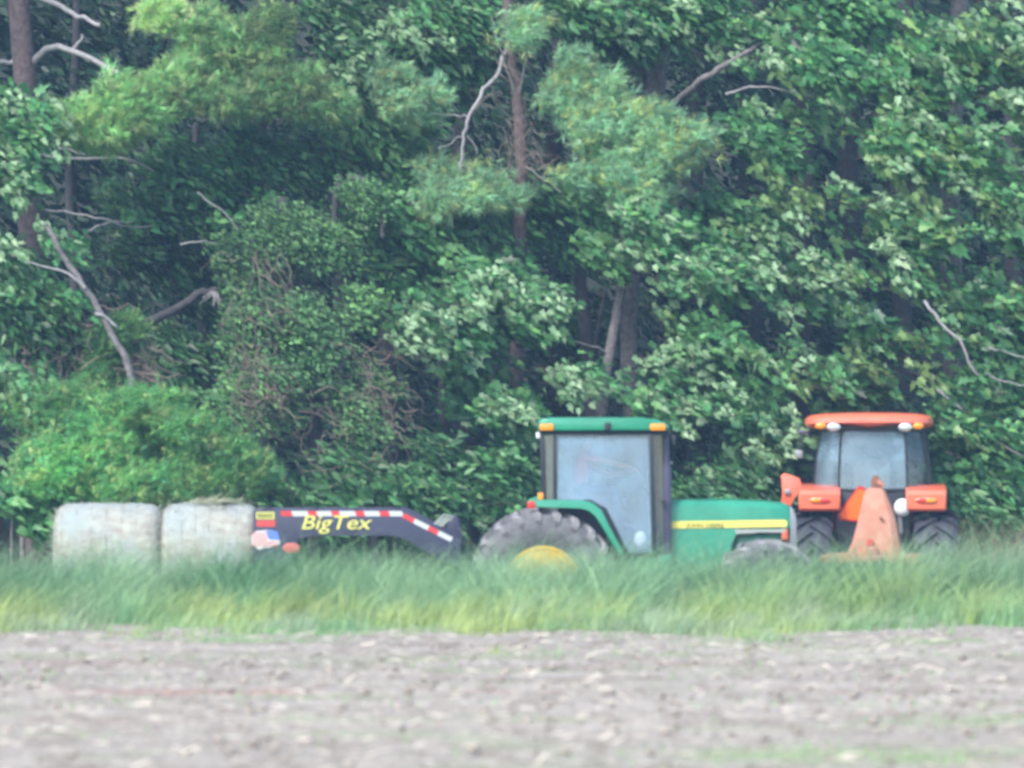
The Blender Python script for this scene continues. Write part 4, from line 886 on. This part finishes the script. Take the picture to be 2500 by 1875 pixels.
# ------------------------------------------------------------------ driver (one continuous skinned body, seated, arm stretched to the wheel)
def person(parent_loc):
    o_ = empty('person', parent_loc, 'driver in pale cap and pink shirt in the green cab, arm stretched to the wheel', 'person')
    J = {'pelvis': ((0, 0, .12), .15), 'waist': ((.02, 0, .30), .135), 'chest': ((.06, 0, .50), .155), 'neck0': ((.08, 0, .63), .065), 'neck': ((.11, 0, .70), .055),
         'head': ((.13, 0, .80), .088), 'top': ((.13, 0, .90), .075)}
    E = [('pelvis', 'waist'), ('waist', 'chest'), ('chest', 'neck0'), ('neck0', 'neck'), ('neck', 'head'), ('head', 'top')]
    for s, hand in ((-1, (.77, -.17, .36)), (1, (.70, .17, .36))):
        n = 'r' if s < 0 else 'l'
        sh = (.08, s * .19, .56); el = (.40, s * .25, .50 if s < 0 else .30); wr = (.66, s * .19, .43 if s < 0 else .36)
        J[n + 'sh'] = (sh, .065); J[n + 'el'] = (el, .043); J[n + 'wr'] = (wr, .030); J[n + 'pa'] = (tuple(np.array(wr) * .35 + np.array(hand) * .65), .034)
        E += [('chest', n + 'sh'), (n + 'sh', n + 'el'), (n + 'el', n + 'wr'), (n + 'wr', n + 'pa')]
        pa = np.array(J[n + 'pa'][0])
        for k in range(4):
            a = pa + np.array((.045, (k - 1.5) * .022, .005)); b = a + np.array((.03, 0, -.03 - .003 * k)); d = b + np.array((-.012, 0, -.025))
            J[f'{n}f{k}'] = (tuple(a), .010); J[f'{n}g{k}'] = (tuple(b), .009); J[f'{n}h{k}'] = (tuple(d), .008)
            E += [(n + 'pa', f'{n}f{k}'), (f'{n}f{k}', f'{n}g{k}'), (f'{n}g{k}', f'{n}h{k}')]
        th = pa + np.array((.01, -s * .045, .0)); J[n + 't'] = (tuple(th), .012); J[n + 't2'] = (tuple(th + np.array((.03, 0, -.015))), .009)
        E += [(n + 'pa', n + 't'), (n + 't', n + 't2')]
        J[n + 'hip'] = ((.06, s * .09, .08), .095); J[n + 'kn'] = ((.48, s * .14, .12), .062); J[n + 'an'] = ((.60, s * .14, -.36), .042); J[n + 'toe'] = ((.78, s * .15, -.42), .036)
        E += [('pelvis', n + 'hip'), (n + 'hip', n + 'kn'), (n + 'kn', n + 'an'), (n + 'an', n + 'toe')]
    names = list(J); idx = {k: i for i, k in enumerate(names)}
    me = bpy.data.meshes.new('body'); me.from_pydata([J[k][0] for k in names], [(idx[a], idx[b]) for a, b in E], [])
    tmp = bpy.data.objects.new('tmp', me); C.objects.link(tmp)
    tmp.modifiers.new('skin', 'SKIN'); sd = tmp.modifiers.new('sub', 'SUBSURF'); sd.levels = 1; sd.render_levels = 1
    for i, k in enumerate(names):
        r_ = J[k][1]; me.skin_vertices[0].data[i].radius = (r_ * (1.25 if k in ('chest', 'pelvis', 'waist') else 1), r_)
        me.skin_vertices[0].data[i].use_root = (k == 'pelvis')
    dg = bpy.context.evaluated_depsgraph_get(); bme = bpy.data.meshes.new_from_object(tmp.evaluated_get(dg)); bpy.data.objects.remove(tmp)
    bme.materials.clear()
    for m in ('skin', 'shirt', 'jeans'): bme.materials.append(M[m])
    for p in bme.polygons:
        c = p.center; p.use_smooth = True
        if c.z < .20 and c.x < .64 or c.z < .05: p.material_index = 2
        elif c.z < .655 and c.x < .30: p.material_index = 1
        else: p.material_index = 0
    body = link('body', bme, o_)
    bm = bmesh.new(); hc = (.14, 0, .82)
    ball(bm, (hc[0] + .095, 0, hc[2] - .01), .018, (1.2, .8, 1.3), 8, 6)
    for s in (-1, 1): ball(bm, (hc[0] - .005, s * .088, hc[2]), .022, (.8, .4, 1.3), 8, 6)
    bm_obj('nose_and_ears', bm, 'skin', o_)
    bm = bmesh.new()
    for s in (-1, 1): ball(bm, (hc[0] + .078, s * .032, hc[2] + .02), .010, (1, 1, .8), 8, 6)
    box(bm, hc[0] + .08, hc[0] + .09, -.025, .025, hc[2] - .058, hc[2] - .052, .002); bm_obj('eyes_and_mouth', bm, 'hair', o_)
    one(lambda bm: ball(bm, (hc[0] - .03, 0, hc[2] + .01), .098, (.95, .95, 1.0)), 'hair', 'hair', o_)
    bm = bmesh.new(); ball(bm, (hc[0] - .005, 0, hc[2] + .055), .108, (1.02, .95, .72)); prism(bm, [(hc[0] + .06, -.06), (hc[0] + .17, -.045), (hc[0] + .19, 0), (hc[0] + .17, .045), (hc[0] + .06, .06)], hc[2] + .045, hc[2] + .056, 0, 2, 'xy')
    bm_obj('cap', bm, 'cap', o_)
person(((1325 - 1250) / 180 + gx(1412), 90, GZ + gz(1212) - .02))

# ------------------------------------------------------------------ orange tractor (seen from behind, nose turned slightly right)
OY = 93.0; SC = F / OY
OT = empty('orange_tractor', ((2131 - 1250) / SC, OY, GZ), 'orange farm tractor seen from behind with rounded cab roof and safety triangle', 'tractor', math.radians(-2.5))
def ox(p): return (p - 2131) / SC
def oz(r): return CAMZ - (r - HROW) / SC - GZ
# wheels have their axle along x: build along y then turn
for s in (-1, 1):
    ty = make_tyre(OT, (s * .87, .1, .96), .96, .45, .58, 'rubber_dark', 'rubber_dark', 20, s, skew=-.30, lugh=.06); ty.rotation_euler.z = PI / 2
    rm = make_rim(OT, (s * .87, .1, .96), .45, .58, 'grey', -s); rm.rotation_euler.z = PI / 2
for s in (-1, 1):
    ty = make_tyre(OT, (s * .78, 2.6, .66), .66, .32, .40, 'rubber_dark', 'rubber_dark', 16, s, skew=-.3); ty.rotation_euler.z = PI / 2
    rm = make_rim(OT, (s * .78, 2.6, .66), .32, .40, 'grey', -s); rm.rotation_euler.z = PI / 2
one(box, 'chassis', 'black', OT, -.28, .28, -.1, 2.9, .6, 1.25, .03)
bm = bmesh.new(); tube(bm, [(-.8, .1, .96), (.8, .1, .96)], .13, 12); tube(bm, [(-.7, 2.6, .66), (.7, 2.6, .66)], .08, 12); bm_obj('axle', bm, 'black', OT)
one(box, 'hood', 'orange', OT, -.38, .38, 1.45, 3.25, 1.2, 1.95, .12, 4)
# rear bodywork below the glass
one(box, 'rear_panel', 'frame', OT, -.52, .52, -.22, .2, 1.15, oz(1192) - .01, .02)
# fenders
def ofender(bm, s):
    xa, xb = (.455, 1.02)
    out = [(.0, oz(1246)), (-.42, oz(1246)), (-.46, oz(1240)), (-.47, oz(1206)), (-.42, oz(1196)), (-.1, oz(1192) + .04), (.5, oz(1192) + .06), (.9, oz(1215)), (1.15, oz(1300)), (1.10, oz(1300)), (.85, oz(1225)), (.5, oz(1210)), (.0, oz(1212))]
    prism(bm, out, s * xa if s > 0 else -xb - .02, s * xb if s > 0 else -xa, .035, 3, 'yz')
for s in (-1, 1):
    fo = one(lambda bm: ofender(bm, s), 'fender', 'orange', OT)
    xm = s * .74
    bm = bmesh.new(); ball(bm, (xm, -.475, oz(1220)), .14, (1.15, .12, .33), 20, 10); bm_obj('tail_lamp_housing', bm, 'orange', OT)
    bm = bmesh.new(); ball(bm, (xm - .055, -.487, oz(1220)), .07, (1.2, .15, .45), 14, 8); bm_obj('tail_lamp', bm, 'amber' if s < 0 else 'red_lens', OT)
    bm = bmesh.new(); ball(bm, (xm + .055, -.487, oz(1220)), .07, (1.2, .15, .45), 14, 8); bm_obj('tail_lamp', bm, 'red_lens' if s < 0 else 'amber', OT)
# cab: curved glass wraps the corners
def cab_ring(z, wt):   # outline points of cab at a height, rear half first
    pass
ZB, ZT = oz(1196), oz(1050)
def lerp(a, b, t): return a + (b - a) * t
def side_strip(name, m, pb, pt, parent=OT):
    """surface patch between bottom outline pb and top outline pt (lists of x,y), given thickness"""
    bm = bmesh.new(); n = len(pb); K = 4; rows = []
    for k in range(K + 1):
        t = k / K; bul = .03 * math.sin(PI * t)
        row = []
        for (a, b), (c, d) in zip(pb, pt):
            x = lerp(a, c, t); y = lerp(b, d, t); q = 1 + bul / max(.3, math.hypot(x, y - .7)); row.append(bm.verts.new((x * q, .7 + (y - .7) * q, lerp(ZB, ZT, t))))
        rows.append(row)
    for a, b in zip(rows, rows[1:]):
        for q in range(n - 1): bm.faces.new([a[q], a[q + 1], b[q + 1], b[q]])
    ret = bmesh.ops.solidify(bm, geom=bm.faces[:], thickness=.006)
    return bm_obj(name, bm, m, parent, True)
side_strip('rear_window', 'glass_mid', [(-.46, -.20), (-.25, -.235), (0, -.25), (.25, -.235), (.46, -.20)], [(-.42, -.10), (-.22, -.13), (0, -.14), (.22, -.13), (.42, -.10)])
for s in (-1, 1):
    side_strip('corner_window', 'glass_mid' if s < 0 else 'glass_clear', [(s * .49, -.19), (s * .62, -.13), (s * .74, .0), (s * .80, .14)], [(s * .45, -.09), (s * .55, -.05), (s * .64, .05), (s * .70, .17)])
    side_strip('side_window', 'glass_clear', [(s * .815, .20), (s * .85, .60), (s * .85, 1.25)], [(s * .71, .22), (s * .72, .60), (s * .71, 1.25)])
side_strip('windscreen', 'glass_clear', [(-.80, 1.36), (0, 1.45), (.80, 1.36)], [(-.66, 1.36), (0, 1.45), (.66, 1.36)])
bm = bmesh.new()
for s in (-1, 1):
    tube(bm, [(s * .475, -.197, ZB), (s * .463, -.175, lerp(ZB, ZT, .5)), (s * .435, -.097, ZT)], .017, 6)
    tube(bm, [(s * .81, .17, ZB), (s * .78, .19, lerp(ZB, ZT, .5)), (s * .705, .195, ZT)], .028, 6)
    tube(bm, [(s * .83, 1.32, ZB - .2), (s * .69, 1.32, ZT)], .035, 6)
    tube(bm, [(s * .80, .15, ZB), (s * .85, .6, ZB), (s * .83, 1.3, ZB)], .025, 6)
tube(bm, [(-.80, .12, ZB), (-.60, -.14, ZB), (-.46, -.205, ZB), (0, -.255, ZB), (.46, -.205, ZB), (.60, -.14, ZB), (.80, .12, ZB)], .022, 6)
tube(bm, [(-.70, .12, ZT), (-.52, -.08, ZT), (0, -.15, ZT), (.52, -.08, ZT), (.70, .12, ZT)], .028, 6)
bm_obj('cab_frame', bm, 'frame', OT)
one(box, 'headliner', 'seat', OT, -.68, .68, -.1, 1.42, ZT + .012, ZT + .05, .01)
# roof: rounded slab, thick at the centre rear, lamps tucked under its corners
def oroof(bm):
    n = 24; rings = []
    for t, dz in ((.88, -.01), (1.0, .02), (1.03, .07), (1.02, .13), (.96, .175), (.80, .195), (.4, .20)):
        ring = []
        for k in range(n):
            a = 2 * PI * k / n; ca, sa = math.cos(a), math.sin(a)
            x = .885 * math.copysign(abs(ca) ** .45, ca) * t - .05; y = .68 + .98 * math.copysign(abs(sa) ** .45, sa) * t
            z = ZT + .045 + dz
            if dz < .05 and sa < -.5 and .36 < abs(x) < .82: z += .06
            ring.append(bm.verts.new((x, y, z - .03 * x * x)))
        rings.append(ring)
    for a, b in zip(rings, rings[1:]):
        for k in range(n): bm.faces.new([a[k], a[(k + 1) % n], b[(k + 1) % n], b[k]])
    bm.faces.new(rings[0]); bm.faces.new(rings[-1])
    bmesh.ops.subdivide_edges(bm, edges=bm.edges[:], cuts=1, use_grid_fill=True, smooth=.5)
one(oroof, 'roof', 'orange', OT)
for s in (-1, 1):
    bm = bmesh.new(); ball(bm, (s * .50 - .05, -.29, ZT + .045), .088, (1.15, .5, .72), 18, 10); bm_obj('work_lamp', bm, 'lamp', OT)
    bm = bmesh.new(); ball(bm, (s * .68 - .05, -.29, ZT + .06), .07, (1.15, .5, .70), 16, 8); bm_obj('roof_lamp', bm, 'amber', OT)
one(box, 'seat_back', 'seat', OT, -.26, .26, .25, .38, ZB - .1, ZB + .42, .06, 3)
one(box, 'seat', 'seat', OT, -.27, .27, .3, .8, ZB - .25, ZB - .1, .05, 3)
one(box, 'cab_floor', 'dash', OT, -.6, .6, -.1, 1.35, ZB - .75, ZB - .7, .01)
one(box, 'dashboard', 'dash', OT, -.3, .3, 1.12, 1.3, ZB - .65, ZB + .05, .04)
bm = bmesh.new(); ct = Vector((0, 1.0, ZB + .08)); u = Vector((1, 0, 0)); v_ = Vector((0, .5, .86))
tube(bm, [ct + (u * math.cos(a) + v_ * math.sin(a)) * .19 for a in [2 * PI * k / 20 for k in range(21)]], .014, 6); bm_obj('steering_wheel', bm, 'frame', OT)
# safety triangle, leaning
def tri(c, r, a0, y0, y1): return lambda bm: prism(bm, [(c[0] + r * math.cos(a0 + k * 2 * PI / 3 + d), c[1] + r * math.sin(a0 + k * 2 * PI / 3 + d)) for k in range(3) for d in (-.13, .13)], y0, y1, 0)
tc_ = (-.20, oz(1240))
one(tri(tc_, .27, PI / 2 - .10, -.268, -.262), 'safety_triangle', 'smv', OT, smooth=False)
one(tri(tc_, .31, PI / 2 - .10, -.262, -.256), 'safety_triangle_border', 'smv_red', OT, smooth=False)
bm = bmesh.new(); ball(bm, (ox(2202), -.36, oz(1238)), .118, (1, .8, 1.08), 20, 12); bm_obj('white_canister', bm, 'white', OT)
bm = bmesh.new(); tube(bm, [(ox(2196), -.34, oz(1255)), (ox(2200), -.3, oz(1300))], .03, 8); bm_obj('canister_bracket', bm, 'grey', OT)
# loader post and mirror on the left
bm = bmesh.new(); prism(bm, [(-1.30, 2.37), (-1.24, 2.42), (-1.12, 2.38), (-1.02, 2.34), (-.98, 2.20), (-1.10, 2.10), (-1.14, 1.93), (-1.25, 1.90), (-1.29, 2.04), (-1.25, 2.16)], .45, .62, .02)
prism(bm, [(-1.28, 2.0), (-1.12, 2.05), (-1.2, 1.2), (-1.28, 1.1)], .50, .58, .01); bm_obj('loader_tower', bm, 'orange', OT)
bm = bmesh.new(); box(bm, -1.24, -1.15, .40, .46, 2.12, 2.19, .015); bm_obj('loader_pin', bm, 'grey', OT)
bm = bmesh.new(); box(bm, -1.06, -.88, .55, .62, oz(1061), oz(1052), .015); tube(bm, [(-.72, .9, ZT), (-.92, .6, oz(1056))], .012, 6); tube(bm, [(-1.0, .6, oz(1056)), (-1.04, .6, oz(1110))], .007, 6); bm_obj('mirror_arm', bm, 'stack', OT)
bm = bmesh.new(); box(bm, -1.09, -.98, .56, .62, oz(1120), oz(1100), .015); bm_obj('mirror', bm, 'grey', OT)
bm = bmesh.new()
for s in (-1, 1): tube(bm, [(s * .30, -.1, .75), (s * .38, -.9, .62)], .035, 8)
tube(bm, [(0, -.2, 1.35), (.05, -.75, 1.5)], .03, 8); bm_obj('lift_arm', bm, 'black', OT)

# ------------------------------------------------------------------ rusty attachment behind the orange tractor
RY = 91.6; RS = F / RY
RI = empty('rotary_cutter', ((2137 - 1250) / RS, RY, GZ), 'faded rusty orange mower attachment with tall tapering housing behind the orange tractor', 'mower attachment', math.radians(-7))
def rx(p): return (p - 2137) / RS
def rz(r): return CAMZ - (r - HROW) / RS - GZ
def housing(bm):
    lv = [(1352, 2070, 2204, .34), (1320, 2084, 2196, .30), (1280, 2095, 2189, .27), (1240, 2104, 2178, .24), (1212, 2110, 2166, .21), (1198, 2113, 2160, .18), (1191, 2121, 2152, .12)]
    rings = []
    for r, a, b, d in lv:
        x0, x1, z = rx(a), rx(b), rz(r); c = .12 * (x1 - x0)
        rings.append([bm.verts.new(p) for p in [(x0 + c, -d, z), (x1 - c, -d, z), (x1, -d + c, z), (x1, d - c, z), (x1 - c, d, z), (x0 + c, d, z), (x0, d - c, z), (x0, -d + c, z)]])
    for a, b in zip(rings, rings[1:]):
        for k in range(8): bm.faces.new([a[k], a[(k + 1) % 8], b[(k + 1) % 8], b[k]])
    bm.faces.new(rings[0]); bm.faces.new(rings[-1])
one(housing, 'housing', 'rust', RI)
bm = bmesh.new(); prism(bm, [(rx(2130), rz(1194)), (rx(2126), rz(1176)), (rx(2133), rz(1160)), (rx(2143), rz(1162)), (rx(2158), rz(1182)), (rx(2152), rz(1190))], -.05, .05, .01); bm_obj('top_bracket', bm, 'rust_dark', RI)
bm = bmesh.new(); prism(bm, [(rx(2140), rz(1178)), (rx(2148), rz(1170)), (rx(2162), rz(1184)), (rx(2158), rz(1190))], -.075, -.052, .004); bm_obj('hinge_plate', bm, 'rust', RI)
bm = bmesh.new(); box(bm, rx(2010), rx(2245), -.55, .7, rz(1375), rz(1352) - .004, .04, 3); bm_obj('deck', bm, 'rust', RI)
bm = bmesh.new(); box(bm, rx(2006), rx(2014), -.6, .75, rz(1560), rz(1358), .01); bm_obj('side_skid', bm, 'rust_dark', RI)
bm = bmesh.new(); box(bm, rx(2241), rx(2249), -.6, .75, rz(1560), rz(1358), .01); bm_obj('side_skid', bm, 'rust_dark', RI)
bm = bmesh.new(); lathe(bm, [(.10, rz(1352)), (.09, rz(1338)), (.05, rz(1332)), (.01, rz(1332))], 16, (rx(2135), -.42, 0), 'z'); bm_obj('gearbox', bm, 'rust', RI)
bm = bmesh.new(); lathe(bm, [(.05, -.33), (.05, -.36), (.01, -.36)], 12, (rx(2128), 0, rz(1322))); bm_obj('cover_plate', bm, 'sticker_red', RI)
bm = bmesh.new(); tube(bm, [(rx(2160), -.3, rz(1268)), (rx(2152), -.3, rz(1262))], .02, 6); bm_obj('latch', bm, 'rust_dark', RI)
bm = bmesh.new(); tube(bm, [(rx(2160), -.5, rz(1362)), (rx(2180), -.9, rz(1380)), (rx(2180), -.95, rz(1520))], .035, 8); lathe(bm, [(.17, -.05), (.19, -.03), (.19, .03), (.17, .05)], 24, (rx(2180), -.95, .19)); bm_obj('tail_wheel', bm, 'rubber_dark', RI)
bm = bmesh.new()
for s in (-1, 1): tube(bm, [(s * .32, .6, rz(1400)), (s * .36, 1.0, .62)], .03, 8)
tube(bm, [(rx(2145), .1, rz(1195)), (.02, .75, 1.5)], .025, 8); bm_obj('hitch_frame', bm, 'rust_dark', RI)

# ------------------------------------------------------------------ gooseneck trailer
TR = empty('gooseneck_trailer', (0, 90, GZ), 'black gooseneck flatbed trailer with red and white tape and yellow lettering carrying the bales', 'trailer')
def tx(p): return (p - 1250) / 180
neck = [(624, 1242), (984, 1242), (1000, 1246), (1112, 1305), (1124, 1318), (1126, 1372), (1092, 1372), (1050, 1345), (990, 1310), (960, 1302), (770, 1302), (728, 1312), (712, 1345), (706, 1470), (706, 1505), (624, 1505)]
for s in (-1, 1):
    ya, yb = (-.96, -.88) if s < 0 else (.88, .96)
    one(lambda bm: prism(bm, [(tx(a), gz(b)) for a, b in neck], ya, yb, .006), 'neck_rail', 'trailer_black', TR)
bm = bmesh.new()
for p in (640, 760, 860, 960): box(bm, tx(p), tx(p + 14), -.88, .88, gz(1262), gz(1244), .004)
box(bm, tx(1085), tx(1110), -.88, .88, gz(1360), gz(1330), .004); bm_obj('neck_crossmember', bm, 'trailer_black', TR)
# coupler with rounded head at the front end
one(lambda bm: prism(bm, [(tx(1088), gz(1380)), (tx(1086), gz(1300)), (tx(1094), gz(1268)), (tx(1104), gz(1256)), (tx(1116), gz(1256)), (tx(1126), gz(1272)), (tx(1129), gz(1310)), (tx(1127), gz(1380))], -.14, .14, .03, 3), 'coupler_post', 'trailer_black', TR)
bm = bmesh.new(); tube(bm, [(tx(1108), 0, gz(1380)), (tx(1108), 0, gz(1470))], .06, 12); bm_obj('coupler', bm, 'black', TR)
bm = bmesh.new()
pts = [(1062, 1276), (1086, 1252), (1108, 1258), (1104, 1266), (1090, 1260), (1078, 1276)]
tube(bm, [(tx(a), -.9, gz(b)) for a, b in pts], .014, 6); tube(bm, [(tx(1068), -.9, gz(1277)), (tx(1094), -.9, gz(1256))], .010, 6)
prism(bm, [(tx(1070), gz(1278)), (tx(1090), gz(1256)), (tx(1100), gz(1262)), (tx(1082), gz(1282))], -.885, -.875); bm_obj('release_handle', bm, 'chrome', TR)
# reflective tape: alternate strips
def strip(x0, x1, m, r0=1243.5, r1=1256, sk=4):
    one(lambda bm: prism(bm, [(tx(x0), gz(r0)), (tx(x1), gz(r0)), (tx(x1 + sk), gz(r1)), (tx(x0 + sk), gz(r1))], -.966, -.962), 'reflective_tape', m, TR, smooth=False)
xx = 690; k = 0; seq = [(690, 717, 'r'), (717, 755, 'w'), (755, 777, 'r'), (777, 812, 'w'), (812, 832, 'r'), (832, 870, 'w'), (870, 892, 'r'), (892, 928, 'w'), (928, 952, 'r'), (952, 984, 'w')]
for a, b, q in seq: strip(a, b, 'tape_red' if q == 'r' else 'tape_white')
sl0, sl1 = np.array((990., 1247.)), np.array((1108., 1306.)); dd = (sl1 - sl0); nn = np.array((-dd[1], dd[0])) / np.linalg.norm(dd)
for a, b, q in [(0, .23, 'r'), (.23, .52, 'w'), (.52, .72, 'r'), (.72, 1.0, 'w')]:
    q0, q1 = sl0 + dd * a + nn * 1.5, sl0 + dd * b + nn * 1.5; w_ = nn * 12
    pl = [(tx(q0[0]), gz(q0[1])), (tx(q1[0]), gz(q1[1])), (tx((q1 + w_)[0]), gz((q1 + w_)[1])), (tx((q0 + w_)[0]), gz((q0 + w_)[1]))]
    one(lambda bm: prism(bm, pl, -.966, -.962), 'reflective_tape', 'tape_red' if q == 'r' else 'tape_white', TR, smooth=False)
text_obj('side_lettering', 'BigTex', .265, 'letter', TR, (tx(738), -.972, gz(1287)), .25, .004, .002, 1.26)
one(box, 'warning_label', 'letter', TR, tx(632), tx(676), -.965, -.961, gz(1263), gz(1246), 0, smooth=False)
one(box, 'warning_label', 'sticker_red', TR, tx(633), tx(678), -.965, -.961, gz(1281), gz(1266), 0, smooth=False)
bm = bmesh.new()
for k in range(5): box(bm, tx(636 + k * 7.5), tx(641 + k * 7.5), -.968, -.966, gz(1260), gz(1249), 0)
bm_obj('label_print', bm, 'darkgreen_ink', TR, False)
flag = [(622, 1300), (632, 1292), (655, 1290), (672, 1290), (684, 1294), (688, 1310), (690, 1322), (676, 1328), (662, 1332), (648, 1334), (638, 1337), (630, 1330), (622, 1326), (620, 1312)]
one(lambda bm: prism(bm, [(tx(a), gz(b)) for a, b in flag], -.972, -.967), 'country_flag_sticker', 'sticker_white', TR, smooth=False)
one(lambda bm: prism(bm, [(tx(a), gz(b)) for a, b in [(656, 1291), (672, 1290), (684, 1294), (688, 1310), (689, 1314), (662, 1311)]], -.977, -.9725), 'flag_canton', 'sticker_blue', TR, smooth=False)
for k, r_ in enumerate((1297, 1304, 1311, 1318, 1325)):
    one(lambda bm: prism(bm, [(tx(623), gz(r_)), (tx(659 if k < 3 else 684), gz(r_)), (tx(659 if k < 3 else 684), gz(r_ + 2.2)), (tx(623), gz(r_ + 2.2))], -.976, -.973), 'flag_stripe', 'sticker_red', TR, smooth=False)
bm = bmesh.new(); ball(bm, (tx(717), -.97, gz(1333)), .115, (1.05, .15, .62), 20, 10); bm_obj('marker_lamp', bm, 'faded_red', TR)
one(box, 'deck', 'trailer_black', TR, tx(100), tx(706), -.95, .95, gz(1500), gz(1479), .004)
one(box, 'deck_side', 'trailer_black', TR, tx(100), tx(622), -1.0, -.955, gz(1515), gz(1480), .004)
bm = bmesh.new()
for p in (300, 425):
    for s in (-1, 1): lathe(bm, [(.20, -.11), (.36, -.11), (.38, -.07), (.38, .07), (.36, .11), (.20, .11)], 32, (tx(p), s * .78, .385))
bm_obj('wheel', bm, 'rubber_dark', TR)
bm = bmesh.new()
for p in (300, 425):
    for s in (-1, 1): lathe(bm, [(.20, -.09), (.12, -.05), (.05, -.06), (.04, -.12), (.01, -.12)], 24, (tx(p), s * .78, .385))
    tube(bm, [(tx(p), -.7, .385), (tx(p), .7, .385)], .04, 8)
bm_obj('hub', bm, 'grey', TR)
bm = bmesh.new(); box(bm, tx(905), tx(925), -.5, -.4, .05, gz(1302), .01); box(bm, tx(895), tx(935), -.55, -.35, 0, .05, .01); bm_obj('landing_jack', bm, 'black', TR)

# ------------------------------------------------------------------ hay bales
def bale(label, x0, x1, top, seed, dome):
    L = (x1 - x0) / 180; R_ = (1478 - top) / 360 + .004; cx = (x0 + x1) / 2
    o_ = empty('hay_bale', (tx(cx), 90, GZ + gz(1478)), label, 'hay bale', 0, 'round hay bales on the trailer')
    r = np.random.default_rng(seed); nl, na = 60, 72
    t = np.linspace(-1, 1, nl); a = np.linspace(0, 2 * PI, na, endpoint=False); T, A = np.meshgrid(t, a, indexing='ij')
    sh = (1 - np.abs(T) ** 13) ** .30 * (1 - .035 * T ** 2) + dome * (1 - T ** 2)
    rad = R_ * np.clip(sh, .02, 2) * (1 + .03 * (fbm(T * 4 + 9, A * 3, 3, seed) - .5)) + .018 * (fbm(T * 16 + 3, A * 7, 2, seed + 5) - .5)
    X = T * L / 2 + .02 * (fbm(T * 3 + 5, A * 5, 3, seed + 2) - .5); Z = rad * np.cos(A); Y = rad * np.sin(A)
    Z = np.maximum(Z, -R_ * .985)
    V = np.stack([X, Y, Z + R_], -1).reshape(-1, 3)
    i = np.arange(nl * na).reshape(nl, na); j = np.roll(i, -1, 1)
    Fc = np.stack([i[:-1], i[1:], j[1:], j[:-1]], -1).reshape(-1, 4)
    np_mesh('bale_body', V, Fc, 'bale', o_, None, True)
    n = 1500; tt = np.where(r.random(n) < .45, r.choice([-1, 1], n) * (1 - .12 * r.random(n)), r.uniform(-1, 1, n)); aa = r.uniform(0, 2 * PI, n)
    s2 = (1 - np.abs(tt) ** 13) ** .30 * (1 - .035 * tt ** 2) + dome * (1 - tt ** 2); P = np.stack([tt * L / 2, R_ * s2 * np.sin(aa), R_ + R_ * s2 * np.cos(aa)], 1)
    out = np.stack([tt * .25, np.sin(aa), np.cos(aa)], 1)
    Ax = out * .25 + r.normal(size=(n, 3)) * (.9, .5, .35)
    tm = (np.array([(-.03, 0, 0), (.03, 0, 0), (.0, 1, .05)]), np.array([(0, 1, 2)]))
    col = np.array((.45, .43, .35)) * r.uniform(.6, 1.2, (n, 1))
    v, f, c = place(tm, P, Ax, out + r.normal(size=(n, 3)) * .3, r.uniform(.06, .16, n), col)
    m = np_mesh('loose_straw', v, f, 'straw', o_, c); m['kind'] = 'stuff'
    if dome > 0:
        k_ = 420; P = np.stack([r.normal(size=k_) * .17 + .05, r.normal(size=k_) * .12 - .1, 2 * R_ * (1 + dome * .5) + np.abs(r.normal(size=k_)) * .02], 1)
        v, f, c = place(tm, P, np.array((.9, 0, -.05)) + r.normal(size=(k_, 3)) * (.5, .5, .22), np.array((0, 0, 1)) + r.normal(size=(k_, 3)) * .5, r.uniform(.10, .30, k_), np.array((.46, .47, .33)) * r.uniform(.7, 1.25, (k_, 1)))
        m = np_mesh('loose_tuft', v, f, 'straw', o_, c); m['kind'] = 'stuff'
    bm = bmesh.new()
    for k in range(7):
        tq = -.80 + 1.60 * k / 6; rr_ = R_ * ((1 - abs(tq) ** 13) ** .30 * (1 - .035 * tq ** 2) + dome * (1 - tq * tq)) + .004
        tube(bm, [(tq * L / 2 + .004 * math.sin(3 * q), rr_ * math.sin(q), max(R_ + rr_ * math.cos(q), .003)) for q in [2 * PI * w / 36 for w in range(37)]], .0035, 3, False)
    w_ = bm_obj('net_wrap', bm, 'bale', o_); w_['kind'] = 'stuff'
bale('pale round hay bale at the rear end of the trailer, its side brownish', 130, 401, 1229, 5, .0)
bale('greyer round hay bale against the trailer neck with straw tufts on top', 391, 638, 1231, 9, .025)

# ------------------------------------------------------------------ haze
bm = bmesh.new(); box(bm, -700, 700, -60, 720, -5, 75, 0)
me = bpy.data.meshes.new('haze'); bm.to_mesh(me); bm.free()
hz = bpy.data.materials.new('haze_air'); hz.use_nodes = True; n = hz.node_tree.nodes; n.clear()
pv = n.new('ShaderNodeVolumePrincipled'); pv.inputs['Color'].default_value = (.42, .68, 1.0, 1); pv.inputs['Density'].default_value = .0009; pv.inputs['Anisotropy'].default_value = .2
ou = n.new('ShaderNodeOutputMaterial'); hz.node_tree.links.new(pv.outputs[0], ou.inputs['Volume'])
me.materials.append(hz); tag(link('haze', me), 'thin pale haze over the field', 'haze', None, 'stuff')
